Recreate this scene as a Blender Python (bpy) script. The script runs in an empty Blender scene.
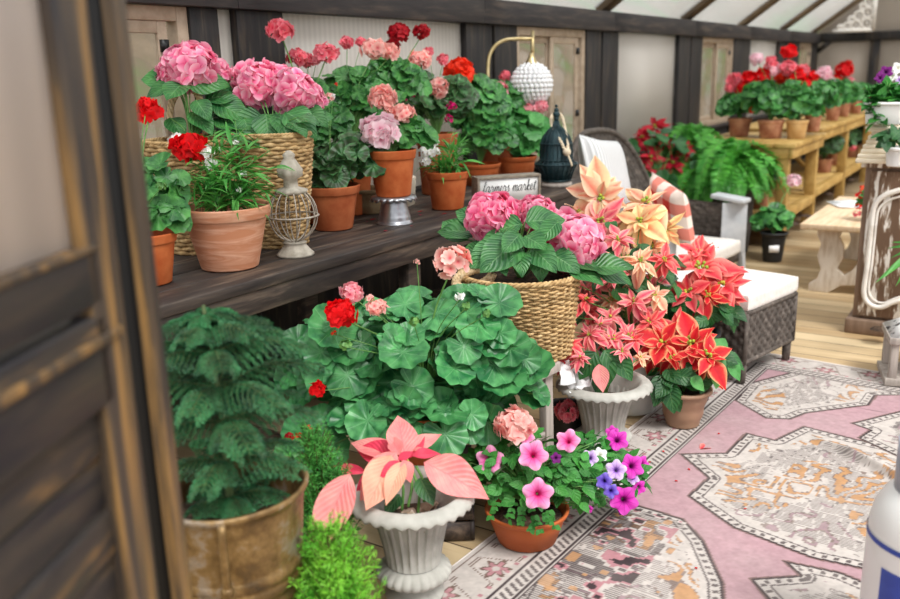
import bpy, math, random
import numpy as np
from mathutils import Matrix, Vector

PI = math.pi
SC = bpy.context.scene
COL = SC.collection

# ------------------------------------------------------------------ camera
F_PX = 880.0
TH, RO, YA = math.radians(14.5), math.radians(1.5), math.radians(33.2)
CAM = np.array([0.0, 0.0, 1.55])
FW = np.array([math.cos(YA) * math.cos(TH), math.sin(YA) * math.cos(TH), -math.sin(TH)])
R0 = np.array([math.sin(YA), -math.cos(YA), 0.0])
U0 = np.cross(R0, FW)
RT = R0 * math.cos(RO) - U0 * math.sin(RO)
UP = R0 * math.sin(RO) + U0 * math.cos(RO)
FH = np.array([math.cos(YA), math.sin(YA), 0.0])
Z = np.array([0.0, 0.0, 1.0])


def ray(u, v):
    return FW + RT * (u - 450) / F_PX + UP * (299.5 - v) / F_PX


def W(u, v, d):                      # world point at depth d
    return CAM + ray(u, v) * d


def onz(u, v, z):
    r = ray(u, v)
    return CAM + r * (z - CAM[2]) / r[2]


def dep(p):
    return float((np.asarray(p) - CAM) @ FW)


def nrm(a):
    a = np.asarray(a, float)
    return a / (np.linalg.norm(a) + 1e-12)


def rot(n, t):                       # columns x, y(tip), z(normal)
    n = nrm(n)
    t = np.asarray(t, float)
    t = t - (t @ n) * n
    if np.linalg.norm(t) < 1e-5:
        t = np.cross(n, [0.31, 0.77, 0.2])
    t = nrm(t)
    return np.stack([np.cross(t, n), t, n], 1)


# ------------------------------------------------------------------ meshes
class T:
    def __init__(s, v, q=None, t=None, uv=None):
        s.v = np.asarray(v, float)
        s.q = np.zeros((0, 4), int) if q is None else np.asarray(q, int).reshape(-1, 4)
        s.t = np.zeros((0, 3), int) if t is None else np.asarray(t, int).reshape(-1, 3)
        s.uv = np.zeros((len(s.v), 2)) if uv is None else np.asarray(uv, float)


class MB:
    def __init__(s):
        s.v, s.q, s.t, s.uv, s.c, s.n = [], [], [], [], [], 0

    def add(s, tp, M=None, p=None, tint=(1, 1, 1)):
        v = tp.v
        if M is not None:
            v = v @ np.asarray(M).T
        if p is not None:
            v = v + np.asarray(p)
        s.v.append(v)
        s.q.append(tp.q + s.n)
        s.t.append(tp.t + s.n)
        s.uv.append(tp.uv)
        s.c.append(np.tile(np.array([*tint, 1.0]), (len(v), 1)))
        s.n += len(v)
        return s

    def build(s, name, mat, parent=None, loc=None, smooth=True, bevel=0):
        V = np.concatenate(s.v)
        o0 = np.zeros(3) if loc is None else np.asarray(loc, float)
        if parent is not None:
            pr = parent
            o0 = np.zeros(3)
            while pr is not None:
                o0 = o0 + np.array(pr.location)
                pr = pr.parent
        V = V - o0
        Q, TT = np.concatenate(s.q), np.concatenate(s.t)
        uv, c = np.concatenate(s.uv), np.concatenate(s.c)
        me = bpy.data.meshes.new(name)
        me.vertices.add(len(V))
        me.vertices.foreach_set('co', V.astype(np.float32).ravel())
        li = np.concatenate([Q.ravel(), TT.ravel()]).astype(np.int32)
        me.loops.add(len(li))
        me.loops.foreach_set('vertex_index', li)
        nq, nt = len(Q), len(TT)
        me.polygons.add(nq + nt)
        st = np.concatenate([np.arange(nq) * 4, nq * 4 + np.arange(nt) * 3]).astype(np.int32)
        me.polygons.foreach_set('loop_start', st)
        me.update(calc_edges=True)
        me.validate()
        l = me.uv_layers.new(name='UVMap')
        if len(me.loops) == len(li):
            l.data.foreach_set('uv', uv[li].astype(np.float32).ravel())
        a = me.color_attributes.new('tint', 'FLOAT_COLOR', 'POINT')
        if len(me.vertices) == len(c):
            a.data.foreach_set('color', c.astype(np.float32).ravel())
        if smooth:
            me.polygons.foreach_set('use_smooth', np.ones(len(me.polygons), bool))
        me.materials.append(mat)
        o = bpy.data.objects.new(name, me)
        COL.objects.link(o)
        if parent is not None:
            o.parent = parent
        elif loc is not None:
            o.location = loc
        if bevel:
            b = o.modifiers.new('edge', 'BEVEL')
            b.width = bevel
            b.segments = 2
            b.limit_method = 'ANGLE'
        return o


def tag(o, label, cat, group=None, kind=None):
    o['label'] = label
    o['category'] = cat
    if group:
        o['group'] = group
    if kind:
        o['kind'] = kind
    return o


def thing(name, loc, label, cat, group=None):
    o = bpy.data.objects.new(name, None)
    o.empty_display_size = 0.05
    o.location = loc
    COL.objects.link(o)
    return tag(o, label, cat, group)


def struct(name, mb, m, parent=None, bevel=0, smooth=False):
    o = mb.build(name, m, parent, smooth=smooth, bevel=bevel)
    if parent is None:
        o['kind'] = 'structure'
    return o


def one(tp):
    return MB().add(tp)


def box(lo, hi):
    lo, hi = np.asarray(lo, float), np.asarray(hi, float)
    v = [(x, y, z) for x in (lo[0], hi[0]) for y in (lo[1], hi[1]) for z in (lo[2], hi[2])]
    q = [(0, 1, 3, 2), (4, 6, 7, 5), (0, 4, 5, 1), (2, 3, 7, 6), (0, 2, 6, 4), (1, 5, 7, 3)]
    return T(v, q, uv=[(a, b) for a in (0, 1) for b in (0, 1) for c in (0, 1)])


def obox(c, ax, ay, az):             # box from centre and half axes
    v = [np.asarray(c) + sx * np.asarray(ax) + sy * np.asarray(ay) + sz * np.asarray(az) for sx in (-1, 1) for sy in (-1, 1) for sz in (-1, 1)]
    b = box((0, 0, 0), (1, 1, 1))
    return T(v, b.q, uv=b.uv)


def beam(a, b, w, h, up=Z):          # bar from a to b, width w, height h
    a, b = np.asarray(a, float), np.asarray(b, float)
    d = b - a
    s = nrm(np.cross(d, up))
    u = nrm(np.cross(s, d))
    return obox((a + b) / 2, d / 2, s * w / 2, u * h / 2)


def cat(pts, k=6):                   # Catmull-Rom through points
    P = np.asarray(pts, float)
    P = np.vstack([2 * P[0] - P[1], P, 2 * P[-1] - P[-2]])
    out = []
    for i in range(1, len(P) - 2):
        for j in range(k):
            t = j / k
            a, b, c, d = P[i - 1], P[i], P[i + 1], P[i + 2]
            out.append(.5 * (2 * b + (c - a) * t + (2 * a - 5 * b + 4 * c - d) * t * t + (3 * b - a - 3 * c + d) * t ** 3))
    out.append(P[-2])
    return np.array(out)


def tube(pts, r, k=6, closed=False, cap=True):
    P = np.asarray(pts, float)
    n = len(P)
    rr = np.broadcast_to(np.asarray(r, float), (n,))
    if closed:
        tg = np.roll(P, -1, 0) - np.roll(P, 1, 0)
    else:
        tg = np.gradient(P, axis=0)
    tg = tg / (np.linalg.norm(tg, axis=1, keepdims=True) + 1e-12)
    ref = np.array([0.12, 0.25, 0.96])
    if np.mean(np.abs(tg @ ref)) > .85:
        ref = np.array([0.95, 0.2, 0.1])
    s = np.cross(tg, ref)
    s /= np.linalg.norm(s, axis=1, keepdims=True) + 1e-12
    u = np.cross(s, tg)
    a = np.linspace(0, 2 * PI, k, endpoint=False)
    V = (P[:, None] + rr[:, None, None] * (np.cos(a)[None, :, None] * s[:, None] + np.sin(a)[None, :, None] * u[:, None])).reshape(-1, 3)
    m = n if closed else n - 1
    i, j = np.meshgrid(np.arange(m), np.arange(k), indexing='ij')
    i2 = (i + 1) % n
    j2 = (j + 1) % k
    q = np.stack([i * k + j, i * k + j2, i2 * k + j2, i2 * k + j], -1).reshape(-1, 4)
    uv = np.stack(np.meshgrid(np.linspace(0, 1, n), np.linspace(0, 1, k), indexing='ij')[::-1], -1).reshape(-1, 2)
    t = []
    if cap and not closed:
        V = np.vstack([V, P[0], P[-1]])
        uv = np.vstack([uv, [0, 0], [0, 1]])
        e = n * k
        for jj in range(k):
            t.append((e, (jj + 1) % k, jj))
            t.append((e + 1, (n - 1) * k + jj, (n - 1) * k + (jj + 1) % k))
    return T(V, q, t, uv)


def grid(P, closed_u=False):         # P: (nv, nu, 3)
    nv, nu = P.shape[:2]
    m = nu if closed_u else nu - 1
    i, j = np.meshgrid(np.arange(nv - 1), np.arange(m), indexing='ij')
    j2 = (j + 1) % nu
    q = np.stack([i * nu + j, i * nu + j2, (i + 1) * nu + j2, (i + 1) * nu + j], -1).reshape(-1, 4)
    uv = np.stack(np.meshgrid(np.linspace(0, 1, nv), np.linspace(0, 1, nu), indexing='ij')[::-1], -1).reshape(-1, 2)
    return T(P.reshape(-1, 3), q, uv=uv)


def lathe(prof, c=(0, 0, 0), n=48, rf=None):
    pr = np.asarray(prof, float)
    a = np.linspace(0, 2 * PI, n, endpoint=False)
    P = np.zeros((len(pr), n, 3))
    for i, (r, z) in enumerate(pr):
        rr = np.full(n, r)
        zz = np.full(n, z)
        if rf is not None:
            rr, zz = rf(i, a, rr, zz)
        P[i, :, 0] = rr * np.cos(a)
        P[i, :, 1] = rr * np.sin(a)
        P[i, :, 2] = zz
    g = grid(P + np.asarray(c), True)
    return g


def ball(c, r, n=12, m=8, sc=(1, 1, 1)):
    pr = [(math.sin(t) + 1e-4, -math.cos(t)) for t in np.linspace(0, PI, m + 1)]
    g = lathe(pr, n=n)
    g.v = g.v * r * np.asarray(sc) + np.asarray(c)
    return g


# ------------------------------------------------------------------ materials
def S(r, g, b):
    f = lambda x: (x / 255 / 12.92) if x / 255 <= .04045 else ((x / 255 + .055) / 1.055) ** 2.4
    return (f(r), f(g), f(b), 1.0)


class N:
    def __init__(s, name):
        s.m = bpy.data.materials.new(name)
        s.m.use_nodes = True
        s.t = s.m.node_tree
        s.p = s.t.nodes['Principled BSDF']
        s.out = s.t.nodes['Material Output']

    def n(s, typ, **kw):
        nd = s.t.nodes.new(typ)
        for k, v in kw.items():
            setattr(nd, k, v)
        return nd

    def l(s, a, b):
        s.t.links.new(a, b)

    def val(s, x, inp):
        if isinstance(x, bpy.types.NodeSocket):
            s.l(x, inp)
        else:
            inp.default_value = x

    def math(s, op, a, b=0.0, c=None):
        nd = s.n('ShaderNodeMath', operation=op)
        s.val(a, nd.inputs[0])
        s.val(b, nd.inputs[1])
        if c is not None:
            s.val(c, nd.inputs[2])
        return nd.outputs[0]

    def mix(s, f, a, b, mode='MIX'):
        nd = s.n('ShaderNodeMix', data_type='RGBA', blend_type=mode)
        s.val(f, nd.inputs[0])
        s.val(a, nd.inputs[6])
        s.val(b, nd.inputs[7])
        return nd.outputs[2]

    def coord(s, which='Object', scale=(1, 1, 1), rotz=0):
        tc = s.n('ShaderNodeTexCoord')
        mp = s.n('ShaderNodeMapping')
        mp.inputs['Scale'].default_value = scale
        mp.inputs['Rotation'].default_value = (0, 0, rotz)
        s.l(tc.outputs[which], mp.inputs[0])
        return mp.outputs[0]

    def noise(s, vec, scale=5, detail=4, rough=.55, dist=0):
        nd = s.n('ShaderNodeTexNoise')
        nd.inputs['Scale'].default_value = scale
        nd.inputs['Detail'].default_value = detail
        nd.inputs['Roughness'].default_value = rough
        nd.inputs['Distortion'].default_value = dist
        if vec is not None:
            s.l(vec, nd.inputs['Vector'])
        return nd.outputs['Fac']

    def ramp(s, f, stops):
        nd = s.n('ShaderNodeValToRGB')
        e = nd.color_ramp.elements
        while len(e) < len(stops):
            e.new(.5)
        for k, (p, c) in enumerate(stops):
            e[k].position = p
            e[k].color = c if len(c) == 4 else (*c, 1)
        s.l(f, nd.inputs[0])
        return nd.outputs[0]

    def tint(s, col):
        a = s.n('ShaderNodeAttribute', attribute_name='tint')
        return s.mix(1.0, col, a.outputs['Color'], 'MULTIPLY')

    def bump(s, h, st=.3, dist=.01):
        nd = s.n('ShaderNodeBump')
        nd.inputs['Strength'].default_value = st
        nd.inputs['Distance'].default_value = dist
        s.l(h, nd.inputs['Height'])
        s.l(nd.outputs[0], s.p.inputs['Normal'])
        return nd

    def fin(s, col, rough=.6, metal=0.0, spec=.5):
        s.val(col, s.p.inputs['Base Color'])
        s.val(rough, s.p.inputs['Roughness'])
        s.p.inputs['Metallic'].default_value = metal
        s.p.inputs['Specular IOR Level'].default_value = spec
        return s.m

    def translucent(s, col, f=.25):
        tr = s.n('ShaderNodeBsdfTranslucent')
        s.val(col, tr.inputs[0])
        mx = s.n('ShaderNodeMixShader')
        mx.inputs[0].default_value = f
        s.l(s.p.outputs[0], mx.inputs[1])
        s.l(tr.outputs[0], mx.inputs[2])
        s.l(mx.outputs[0], s.out.inputs[0])


def mat(name, c1, c2=None, scale=10, rough=.6, stretch=(1, 1, 1), bump=0, metal=0, lo=.35, hi=.65, detail=5, spec=.5, which='Object', dist=0, bd=.01):
    n = N(name)
    if c2 is None:
        return n.fin(c1, rough, metal, spec)
    f = n.noise(n.coord(which, stretch), scale, detail, dist=dist)
    col = n.ramp(f, [(lo, c1), (hi, c2)])
    if bump:
        n.bump(f, bump, bd)
    return n.fin(col, rough, metal, spec)


def wood(name, dark, mid, worn, stretch, scale=3, rough=.55, lo=.42, hi=.62, bump=.25, knots=True):
    n = N(name)
    co = n.coord('Object', stretch)
    f = n.noise(co, scale, 6, .6, .4)
    g = n.noise(co, scale * 5, 4, .6)
    col = n.ramp(f, [(lo - .12, dark), ((lo + hi) / 2, mid), (hi + .08, worn)])
    col = n.mix(n.math('MULTIPLY', g, .5), col, dark)
    n.bump(g, bump, .004)
    return n.fin(col, rough, 0, .35)


def leafmat(name, base, dark, vein, kind='pinnate', rough=.42, tr=.22, freq=34, veinw=.5, zone=None, nsc=9, vb=.35):
    n = N(name)
    f = n.noise(n.coord('Object'), nsc, 3)
    col = n.ramp(f, [(.35, dark), (.65, base)])
    tc = n.n('ShaderNodeTexCoord')
    sp = n.n('ShaderNodeSeparateXYZ')
    n.l(tc.outputs['UV'], sp.inputs[0])
    u, v = sp.outputs[0], sp.outputs[1]
    au = n.math('ABSOLUTE', n.math('SUBTRACT', u, .5))
    if kind == 'pinnate':
        mid = n.math('LESS_THAN', au, .022)
        sd = n.math('SINE', n.math('MULTIPLY', n.math('SUBTRACT', v, n.math('MULTIPLY', au, .7)), freq))
        h = n.math('MULTIPLY', sd, .5)
        ve = n.math('GREATER_THAN', sd, .9)
        ve = n.math('MAXIMUM', mid, n.math('MULTIPLY', ve, .6))
        n.bump(n.math('SUBTRACT', h, n.math('MULTIPLY', mid, 2.0)), vb, .004)
        col = n.mix(n.math('MULTIPLY', ve, veinw), col, vein)
    elif kind == 'palmate':
        x = n.math('SUBTRACT', u, .5)
        y = n.math('SUBTRACT', v, .5)
        ang = n.math('ARCTAN2', x, y)
        sn = n.math('ABSOLUTE', n.math('SINE', n.math('MULTIPLY', ang, 3.5)))
        rad = n.math('SQRT', n.math('ADD', n.math('MULTIPLY', x, x), n.math('MULTIPLY', y, y)))
        thr = n.math('DIVIDE', .012, n.math('ADD', rad, .02))
        ve = n.math('LESS_THAN', sn, thr)
        n.bump(n.math('MULTIPLY', sn, rad), vb, .01)
        if zone is not None:
            zr = n.ramp(rad, [(.2, (0, 0, 0)), (.28, (1, 1, 1)), (.36, (1, 1, 1)), (.42, (0, 0, 0))])
            col = n.mix(n.math('MULTIPLY', zr, .6), col, zone)
        col = n.mix(n.math('MULTIPLY', ve, veinw), col, vein)
    col = n.tint(col)
    n.fin(col, rough, 0, .45)
    if tr:
        n.translucent(col, tr)
    return n.m


def petalmat(name, inner, outer, edge=None, tr=.3, pos=(.0, .5, 1.0), rough=.6, radial=False, veins=0):
    n = N(name)
    tc = n.n('ShaderNodeTexCoord')
    sp = n.n('ShaderNodeSeparateXYZ')
    n.l(tc.outputs['UV'], sp.inputs[0])
    v = sp.outputs[1]
    if radial == 'u':
        v = n.math('MULTIPLY', n.math('ABSOLUTE', n.math('SUBTRACT', sp.outputs[0], .5)), 2.0)
        v = n.math('ADD', v, n.math('MULTIPLY', n.math('SUBTRACT', n.noise(n.coord('Object'), 60, 3), .5), .5))
    col = n.ramp(v, [(pos[0], inner), (pos[1], outer), (pos[2], edge or outer)])
    if veins:
        sn = n.math('ABSOLUTE', n.math('SINE', n.math('MULTIPLY', sp.outputs[0], veins * PI)))
        ve = n.math('MULTIPLY', n.math('LESS_THAN', sn, .28), n.math('SUBTRACT', 1.0, v))
        col = n.mix(n.math('MULTIPLY', ve, .7), col, inner)
    col = n.tint(col)
    n.fin(col, rough, 0, .25)
    if tr:
        n.translucent(col, tr)
    return n.m
# ------------------------------------------------------------------ leaf and petal shapes (length 1 along +y, normal +z)
def blade(w, ny=6, nx=4, fold=.25, curl=-.2, wav=0, wf=6, base=0.0):
    t = np.linspace(0, 1, ny + 1)
    u = np.linspace(-1, 1, nx + 1)
    P = np.zeros((ny + 1, nx + 1, 3))
    for i, ti in enumerate(t):
        wi = w(ti)
        P[i, :, 0] = u * wi
        P[i, :, 1] = base + ti - .04 * 0
        P[i, :, 2] = fold * np.abs(u) * wi + curl * ti * ti + wav * np.sin(wf * ti + 1.2 * np.sign(u)) * np.abs(u)
    return grid(P)


def ovate(m=.3, p=.38):
    def w(t):
        return m * (math.sin(PI * min(1, max(0, t)) ** p / 1.0) if False else (math.sin(PI * t ** .62)) ** .9 if t < 1 else 0) + .004
    return w


W_OV = lambda m: (lambda t: m * max(0.0, math.sin(PI * min(t, .999) ** .68)) ** .85 + .004)
W_BR = lambda m: (lambda t: m * max(0.0, math.sin(PI * min(t, .999) ** .8)) ** 1.05 + .003)
W_PT = lambda m: (lambda t: m * (.25 + .75 * math.sin(PI * .5 * min(1, t * 1.35)) if t < .72 else math.sqrt(max(0, 1 - ((t - .72) / .29) ** 2))) + .004)
W_ST = lambda m: (lambda t: m * (1 - t ** 3) * (.55 + .45 * math.sin(PI * t)) + .002)

LEAF_OV = [blade(W_OV(.36), 8, 6, .22, c, .03, 7) for c in (-.12, -.25, -.38)]
LEAF_SM = [blade(W_OV(.36), 5, 4, .10, c) for c in (-.1, -.3)]
LEAF_HI = [blade(W_OV(.40), 12, 8, .20, c, .025, 9) for c in (-.12, -.24, -.36)]
BRACT = [blade(W_BR(w), 6, 4, f, c, .04, 6) for w, f, c in ((.21, .3, .1), (.24, .35, -.3), (.2, .25, -.55))]
BRACT_HI = [blade(W_BR(.29), 14, 8, f, c, .02, 8) for f, c in ((.22, -.08), (.28, -.22), (.2, -.4))]
STRAP = [blade(W_ST(.085), 6, 2, .4, c) for c in (-.15, -.35, -.6)]


def round_leaf(nl=9, nr=4, nt=45, amp=.07, cup=.16, pleat=.05, seed=0):
    rg = np.random.default_rng(seed)
    a = np.linspace(0, 2 * PI, nt, endpoint=False)
    d = np.abs((a + PI / 2 + PI) % (2 * PI) - PI)          # angle from -y
    R = 1 - amp * np.abs(np.cos(nl * a / 2)) ** 1.5 - .02 * np.abs(np.cos(nl * 1.5 * a))
    R = R * (1 - .72 * np.exp(-(d / .2) ** 2)) * (1 + .05 * rg.normal(size=nt).cumsum() / nt ** .5)
    rs = np.linspace(0, 1, nr + 1)[1:]
    V = [(0, 0, 0)]
    ph = rg.uniform(0, 6)
    for r in rs:
        rr = R * r
        z = cup * rr ** 2 + pleat * rr * np.cos(nl * a) + .06 * rr ** 2 * np.sin(2 * a + ph)
        V += list(np.stack([rr * np.cos(a), rr * np.sin(a), z], 1))
    t = [(0, 1 + j, 1 + (j + 1) % nt) for j in range(nt)]
    q = []
    for i in range(nr - 1):
        for j in range(nt):
            j2 = (j + 1) % nt
            q.append((1 + i * nt + j, 1 + (i + 1) * nt + j, 1 + (i + 1) * nt + j2, 1 + i * nt + j2))
    V = np.array(V)
    return T(V, q, t, V[:, :2] * .46 + .5)


LEAF_GER = [round_leaf(9, 3, 36, .07, c, .05, k) for k, c in enumerate((.2, .05, -.12, .3))]
LEAF_GER_HI = [round_leaf(9, 6, 63, .075, c, .05, 10 + k) for k, c in enumerate((.18, .06, -.10, .26))]


def floret(n, pet, tilt=.25, rs=0):
    rg = np.random.default_rng(rs)
    m = MB()
    for k in range(n):
        a = 2 * PI * k / n + rg.normal() * .08
        t = np.array([math.cos(a), math.sin(a), tilt + rg.normal() * .12])
        m.add(pet, rot((-tilt * math.cos(a), -tilt * math.sin(a), 1), t), None)
    return T(np.concatenate(m.v), np.concatenate(m.q), None, np.concatenate(m.uv))


PET_R = blade(W_PT(.42), 3, 2, .1, -.12)
PET_H = blade(W_PT(.62), 4, 4, .12, -.1, .05, 5)
FL5 = [floret(5, PET_R, .3, k) for k in range(4)]
FL5D = [floret(9, PET_R, .7, k) for k in range(3)]
FL4 = [floret(4, PET_H, .12, k) for k in range(4)]


def petunia(seed=0):
    rg = np.random.default_rng(seed)
    nt = 40
    a = np.linspace(0, 2 * PI, nt, endpoint=False)
    P = []
    for r, z in ((.05, -.75), (.10, -.45), (.16, -.15), (.3, .02), (.6, .08), (.85, .07), (1.0, .02)):
        lob = 1 - .24 * np.abs(np.cos(2.5 * a)) ** 2.5 * r ** 2
        rr = r * lob
        zz = z + .06 * r * np.cos(5 * a + PI) + .09 * r ** 2 * np.sin(7 * a + rg.uniform(0, 6))
        P.append(np.stack([rr * np.cos(a), rr * np.sin(a), zz], 1))
    g = grid(np.array(P), True)
    rad = np.hypot(g.v[:, 0], g.v[:, 1])
    g.uv = np.stack([(np.arctan2(g.v[:, 1], g.v[:, 0]) / (2 * PI)) % 1, rad], 1)
    return g


PETUNIA = [petunia(k) for k in range(3)]

# ------------------------------------------------------------------ plant materials
M = {}
M['ger'] = leafmat('geranium_leaf', S(88, 158, 76), S(32, 94, 42), S(150, 200, 130), 'palmate', .4, .14, veinw=.35, nsc=22)
M['ger_hi'] = leafmat('geranium_leaf_large', S(84, 156, 90), S(32, 100, 54), S(156, 206, 150), 'palmate', .38, .12, veinw=.35, nsc=20)
M['ger_dark'] = leafmat('zonal_geranium_leaf', S(84, 138, 80), S(34, 84, 42), S(130, 172, 120), 'palmate', .4, .12, nsc=22, veinw=.3, zone=S(60, 52, 40))
M['ger_pale'] = leafmat('pale_geranium_leaf', S(106, 182, 100), S(62, 140, 64), S(160, 210, 150), 'palmate', .42, .22, veinw=.3)
M['hyd'] = leafmat('hydrangea_leaf', S(74, 138, 70), S(34, 92, 46), S(130, 180, 120), 'pinnate', .38, .12, freq=46, veinw=.4, vb=.6, nsc=16)
M['poin_leaf'] = leafmat('poinsettia_leaf', S(50, 110, 52), S(24, 74, 38), S(110, 150, 90), 'pinnate', .45, .2, freq=36, veinw=.4)
M['strap'] = leafmat('strap_leaf', S(104, 178, 82), S(58, 136, 52), S(150, 200, 120), 'none', .45, .25)
M['petleaf'] = leafmat('petunia_leaf', S(72, 152, 60), S(36, 110, 40), S(120, 180, 90), 'pinnate', .5, .2, freq=26, veinw=.25)
M['fern'] = leafmat('fern_frond', S(98, 182, 66), S(52, 134, 42), S(140, 200, 100), 'none', .5, .3)
M['pine'] = leafmat('pine_needle', S(58, 130, 78), S(14, 64, 38), S(90, 150, 100), 'none', .5, .1, nsc=14)
M['cypress'] = leafmat('cypress_spray', S(150, 214, 70), S(92, 176, 52), S(150, 200, 90), 'none', .55, .3)
M['cypress_b'] = leafmat('bluish_cypress_spray', S(100, 180, 80), S(50, 132, 56), S(150, 200, 90), 'none', .55, .3)
M['stalk'] = mat('green_stalk', S(110, 160, 80), S(70, 120, 50), 20, .5)
M['woody'] = mat('woody_stem', S(110, 82, 52), S(70, 50, 34), 30, .8)
M['soil'] = mat('potting_soil', S(42, 30, 22), S(96, 74, 56), 60, .95, bump=.8)

M['f_red'] = petalmat('red_petal', S(200, 6, 14), S(232, 14, 22), tr=.25)
M['f_dkred'] = petalmat('dark_red_petal', S(110, 4, 16), S(170, 10, 28), tr=.2)
M['f_orange'] = petalmat('orange_red_petal', S(226, 40, 20), S(244, 62, 30), tr=.25)
M['f_coral'] = petalmat('coral_pink_petal', S(220, 40, 78), S(244, 112, 132), S(252, 158, 166), tr=.35, pos=(0, .4, 1))
M['f_pink'] = petalmat('pink_petal', S(222, 60, 104), S(250, 156, 172), S(254, 200, 204), tr=.35, pos=(0, .4, 1))
M['f_salmon'] = petalmat('salmon_petal', S(228, 90, 104), S(251, 178, 170), S(255, 214, 204), tr=.35, pos=(0, .4, 1))
M['f_lilac'] = petalmat('pale_lilac_petal', S(214, 96, 140), S(250, 206, 220), S(254, 234, 238), tr=.35, pos=(0, .35, 1))
M['f_white'] = petalmat('white_petal', S(240, 240, 220), S(250, 250, 248), tr=.3)
M['f_mag'] = petalmat('magenta_petal', S(180, 10, 90), S(216, 30, 116), tr=.25)
M['f_hyd'] = petalmat('hydrangea_petal', S(226, 72, 128), S(246, 138, 176), S(254, 202, 216), tr=.3, pos=(0, .5, 1))
M['f_hyd2'] = petalmat('deep_pink_hydrangea_petal', S(220, 58, 116), S(244, 118, 162), S(253, 184, 204), tr=.3, pos=(0, .5, 1))
M['p_pink'] = petalmat('pink_petunia', S(205, 24, 110), S(238, 110, 178), S(250, 186, 218), tr=.25, pos=(.12, .45, 1), veins=10)
M['p_mag'] = petalmat('magenta_petunia', S(110, 8, 90), S(214, 40, 176), S(226, 90, 200), tr=.25, pos=(.12, .4, 1), veins=10)
M['p_lil'] = petalmat('lilac_petunia', S(120, 70, 170), S(200, 160, 226), S(232, 214, 244), tr=.25, pos=(.12, .4, 1), veins=10)
M['p_vio'] = petalmat('violet_flower', S(60, 30, 130), S(108, 82, 200), S(150, 130, 226), tr=.25, pos=(.12, .4, 1))
M['p_pur'] = petalmat('deep_purple_petal', S(50, 10, 60), S(120, 30, 120), tr=.25)
M['b_salmon'] = leafmat('salmon_pink_bract', S(248, 164, 156), S(238, 132, 134), S(226, 108, 116), 'pinnate', .5, .25, freq=60, veinw=.45, nsc=18)
M['b_peach'] = leafmat('peach_bract', S(249, 190, 158), S(244, 160, 136), S(230, 130, 116), 'pinnate', .5, .25, freq=60, veinw=.4, nsc=14)
M['b_rose'] = leafmat('rose_bract', S(236, 76, 104), S(216, 46, 80), S(190, 30, 64), 'pinnate', .5, .25, freq=60, veinw=.4, nsc=14)
M['b_cream'] = petalmat('cream_marbled_bract', S(240, 150, 110), S(246, 206, 150), S(244, 222, 160), tr=.25, radial='u', pos=(0, .45, 1))
M['b_peachcream'] = petalmat('peach_cream_bract', S(242, 142, 118), S(250, 204, 166), S(252, 228, 192), tr=.25, radial='u', pos=(0, .5, 1))
M['b_pinkmar'] = petalmat('pink_marbled_bract', S(224, 70, 100), S(242, 134, 138), S(250, 184, 168), tr=.25, radial='u', pos=(0, .5, 1))
M['b_coral'] = petalmat('coral_bract', S(218, 44, 68), S(238, 98, 98), S(248, 150, 138), tr=.25, radial='u', pos=(0, .5, 1))
M['b_redmar'] = petalmat('red_marbled_bract', S(206, 26, 44), S(226, 56, 56), S(244, 180, 130), tr=.25, radial='u', pos=(0, .62, 1))
M['b_red'] = leafmat('red_bract', S(214, 22, 50), S(168, 8, 36), S(130, 6, 30), 'pinnate', .5, .25, freq=40, veinw=.3)


# ------------------------------------------------------------------ pots
def pot_fit(u, vb, vr, wt, wb, zp):
    """Base centre, rim radius, base radius and height of a round pot standing on z = zp."""
    p = onz(u, vb, zp)
    for _ in range(3):
        d = dep(p)
        rb, rt = wb / 2 * d / F_PX, wt / 2 * d / F_PX
        c = onz(u, vb, zp)
        h2 = nrm([c[0], c[1], 0])
        p = c + h2 * rb
    r = ray(u, vr)
    z = CAM[2] + r[2] * np.linalg.norm(p[:2]) / np.linalg.norm(r[:2])
    p = p + np.array([0, 0, .002 if zp < .5 else .0015])
    return p, rt, rb, z - zp


def terracotta(rt, rb, h, rim=.2, flare=1.07, n=56):
    rm = rb + (rt / flare - rb) * (1 - rim)
    t = max(.006, rt * .07)
    k = rt / flare
    pr = [(0.001, .004), (rb * .92, 0), (rb, .004), (rb * 1.01, h * .03), (rm, h * (1 - rim) - .003), (rm, h * (1 - rim)), (k + .001, h * (1 - rim) + .002),
          (k * 1.02, h * (1 - rim) + .006), (rt, h - .006), (rt * .995, h - .001), (rt * .98, h), (rt - t, h - .001), (rt - t * 1.15, h - .006), (rm - t, h * (1 - rim)), (rm - t * 1.1, h * .7)]
    return lathe(pr, n=n)


def plain_pot(rt, rb, h, n=56, lip=.012, rings=0):
    pr = [(0.001, .003), (rb * .95, 0), (rb, .005)]
    for k in range(1, 12):
        f = k / 12
        pr.append((rb + (rt - rb) * f + (.0025 * math.sin(f * 60) if rings else 0), h * f))
    pr += [(rt + lip * .2, h - .02), (rt + lip, h - .016), (rt + lip, h - .003), (rt + lip * .6, h), (rt - .006, h), (rt - .009, h - .01), (rt * .93, h * .75)]
    return lathe(pr, n=n)


def put(m, tp, p):
    return m.add(tp, None, p)


def soil(root, p, r, z, name='soil'):
    n = 24
    pr = [(0.001, .008), (r * .4, .01), (r * .75, .004), (r, -.004)]
    return one(lathe(pr, (p[0], p[1], z), n, lambda i, a, rr, zz: (rr, zz + .004 * np.sin(3 * a + i * 2)))).build(name, M['soil'], root)


RG = np.random.default_rng(7)


def stalkline(a, b, sag=.0, lift=.3, n=7):
    a, b = np.asarray(a, float), np.asarray(b, float)
    L = np.linalg.norm(b - a)
    c = a * .5 + b * .5 + np.array([0, 0, L * .12]) - (b - a) * np.array([.18, .18, 0])
    return cat([a, c, b], n)


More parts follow.
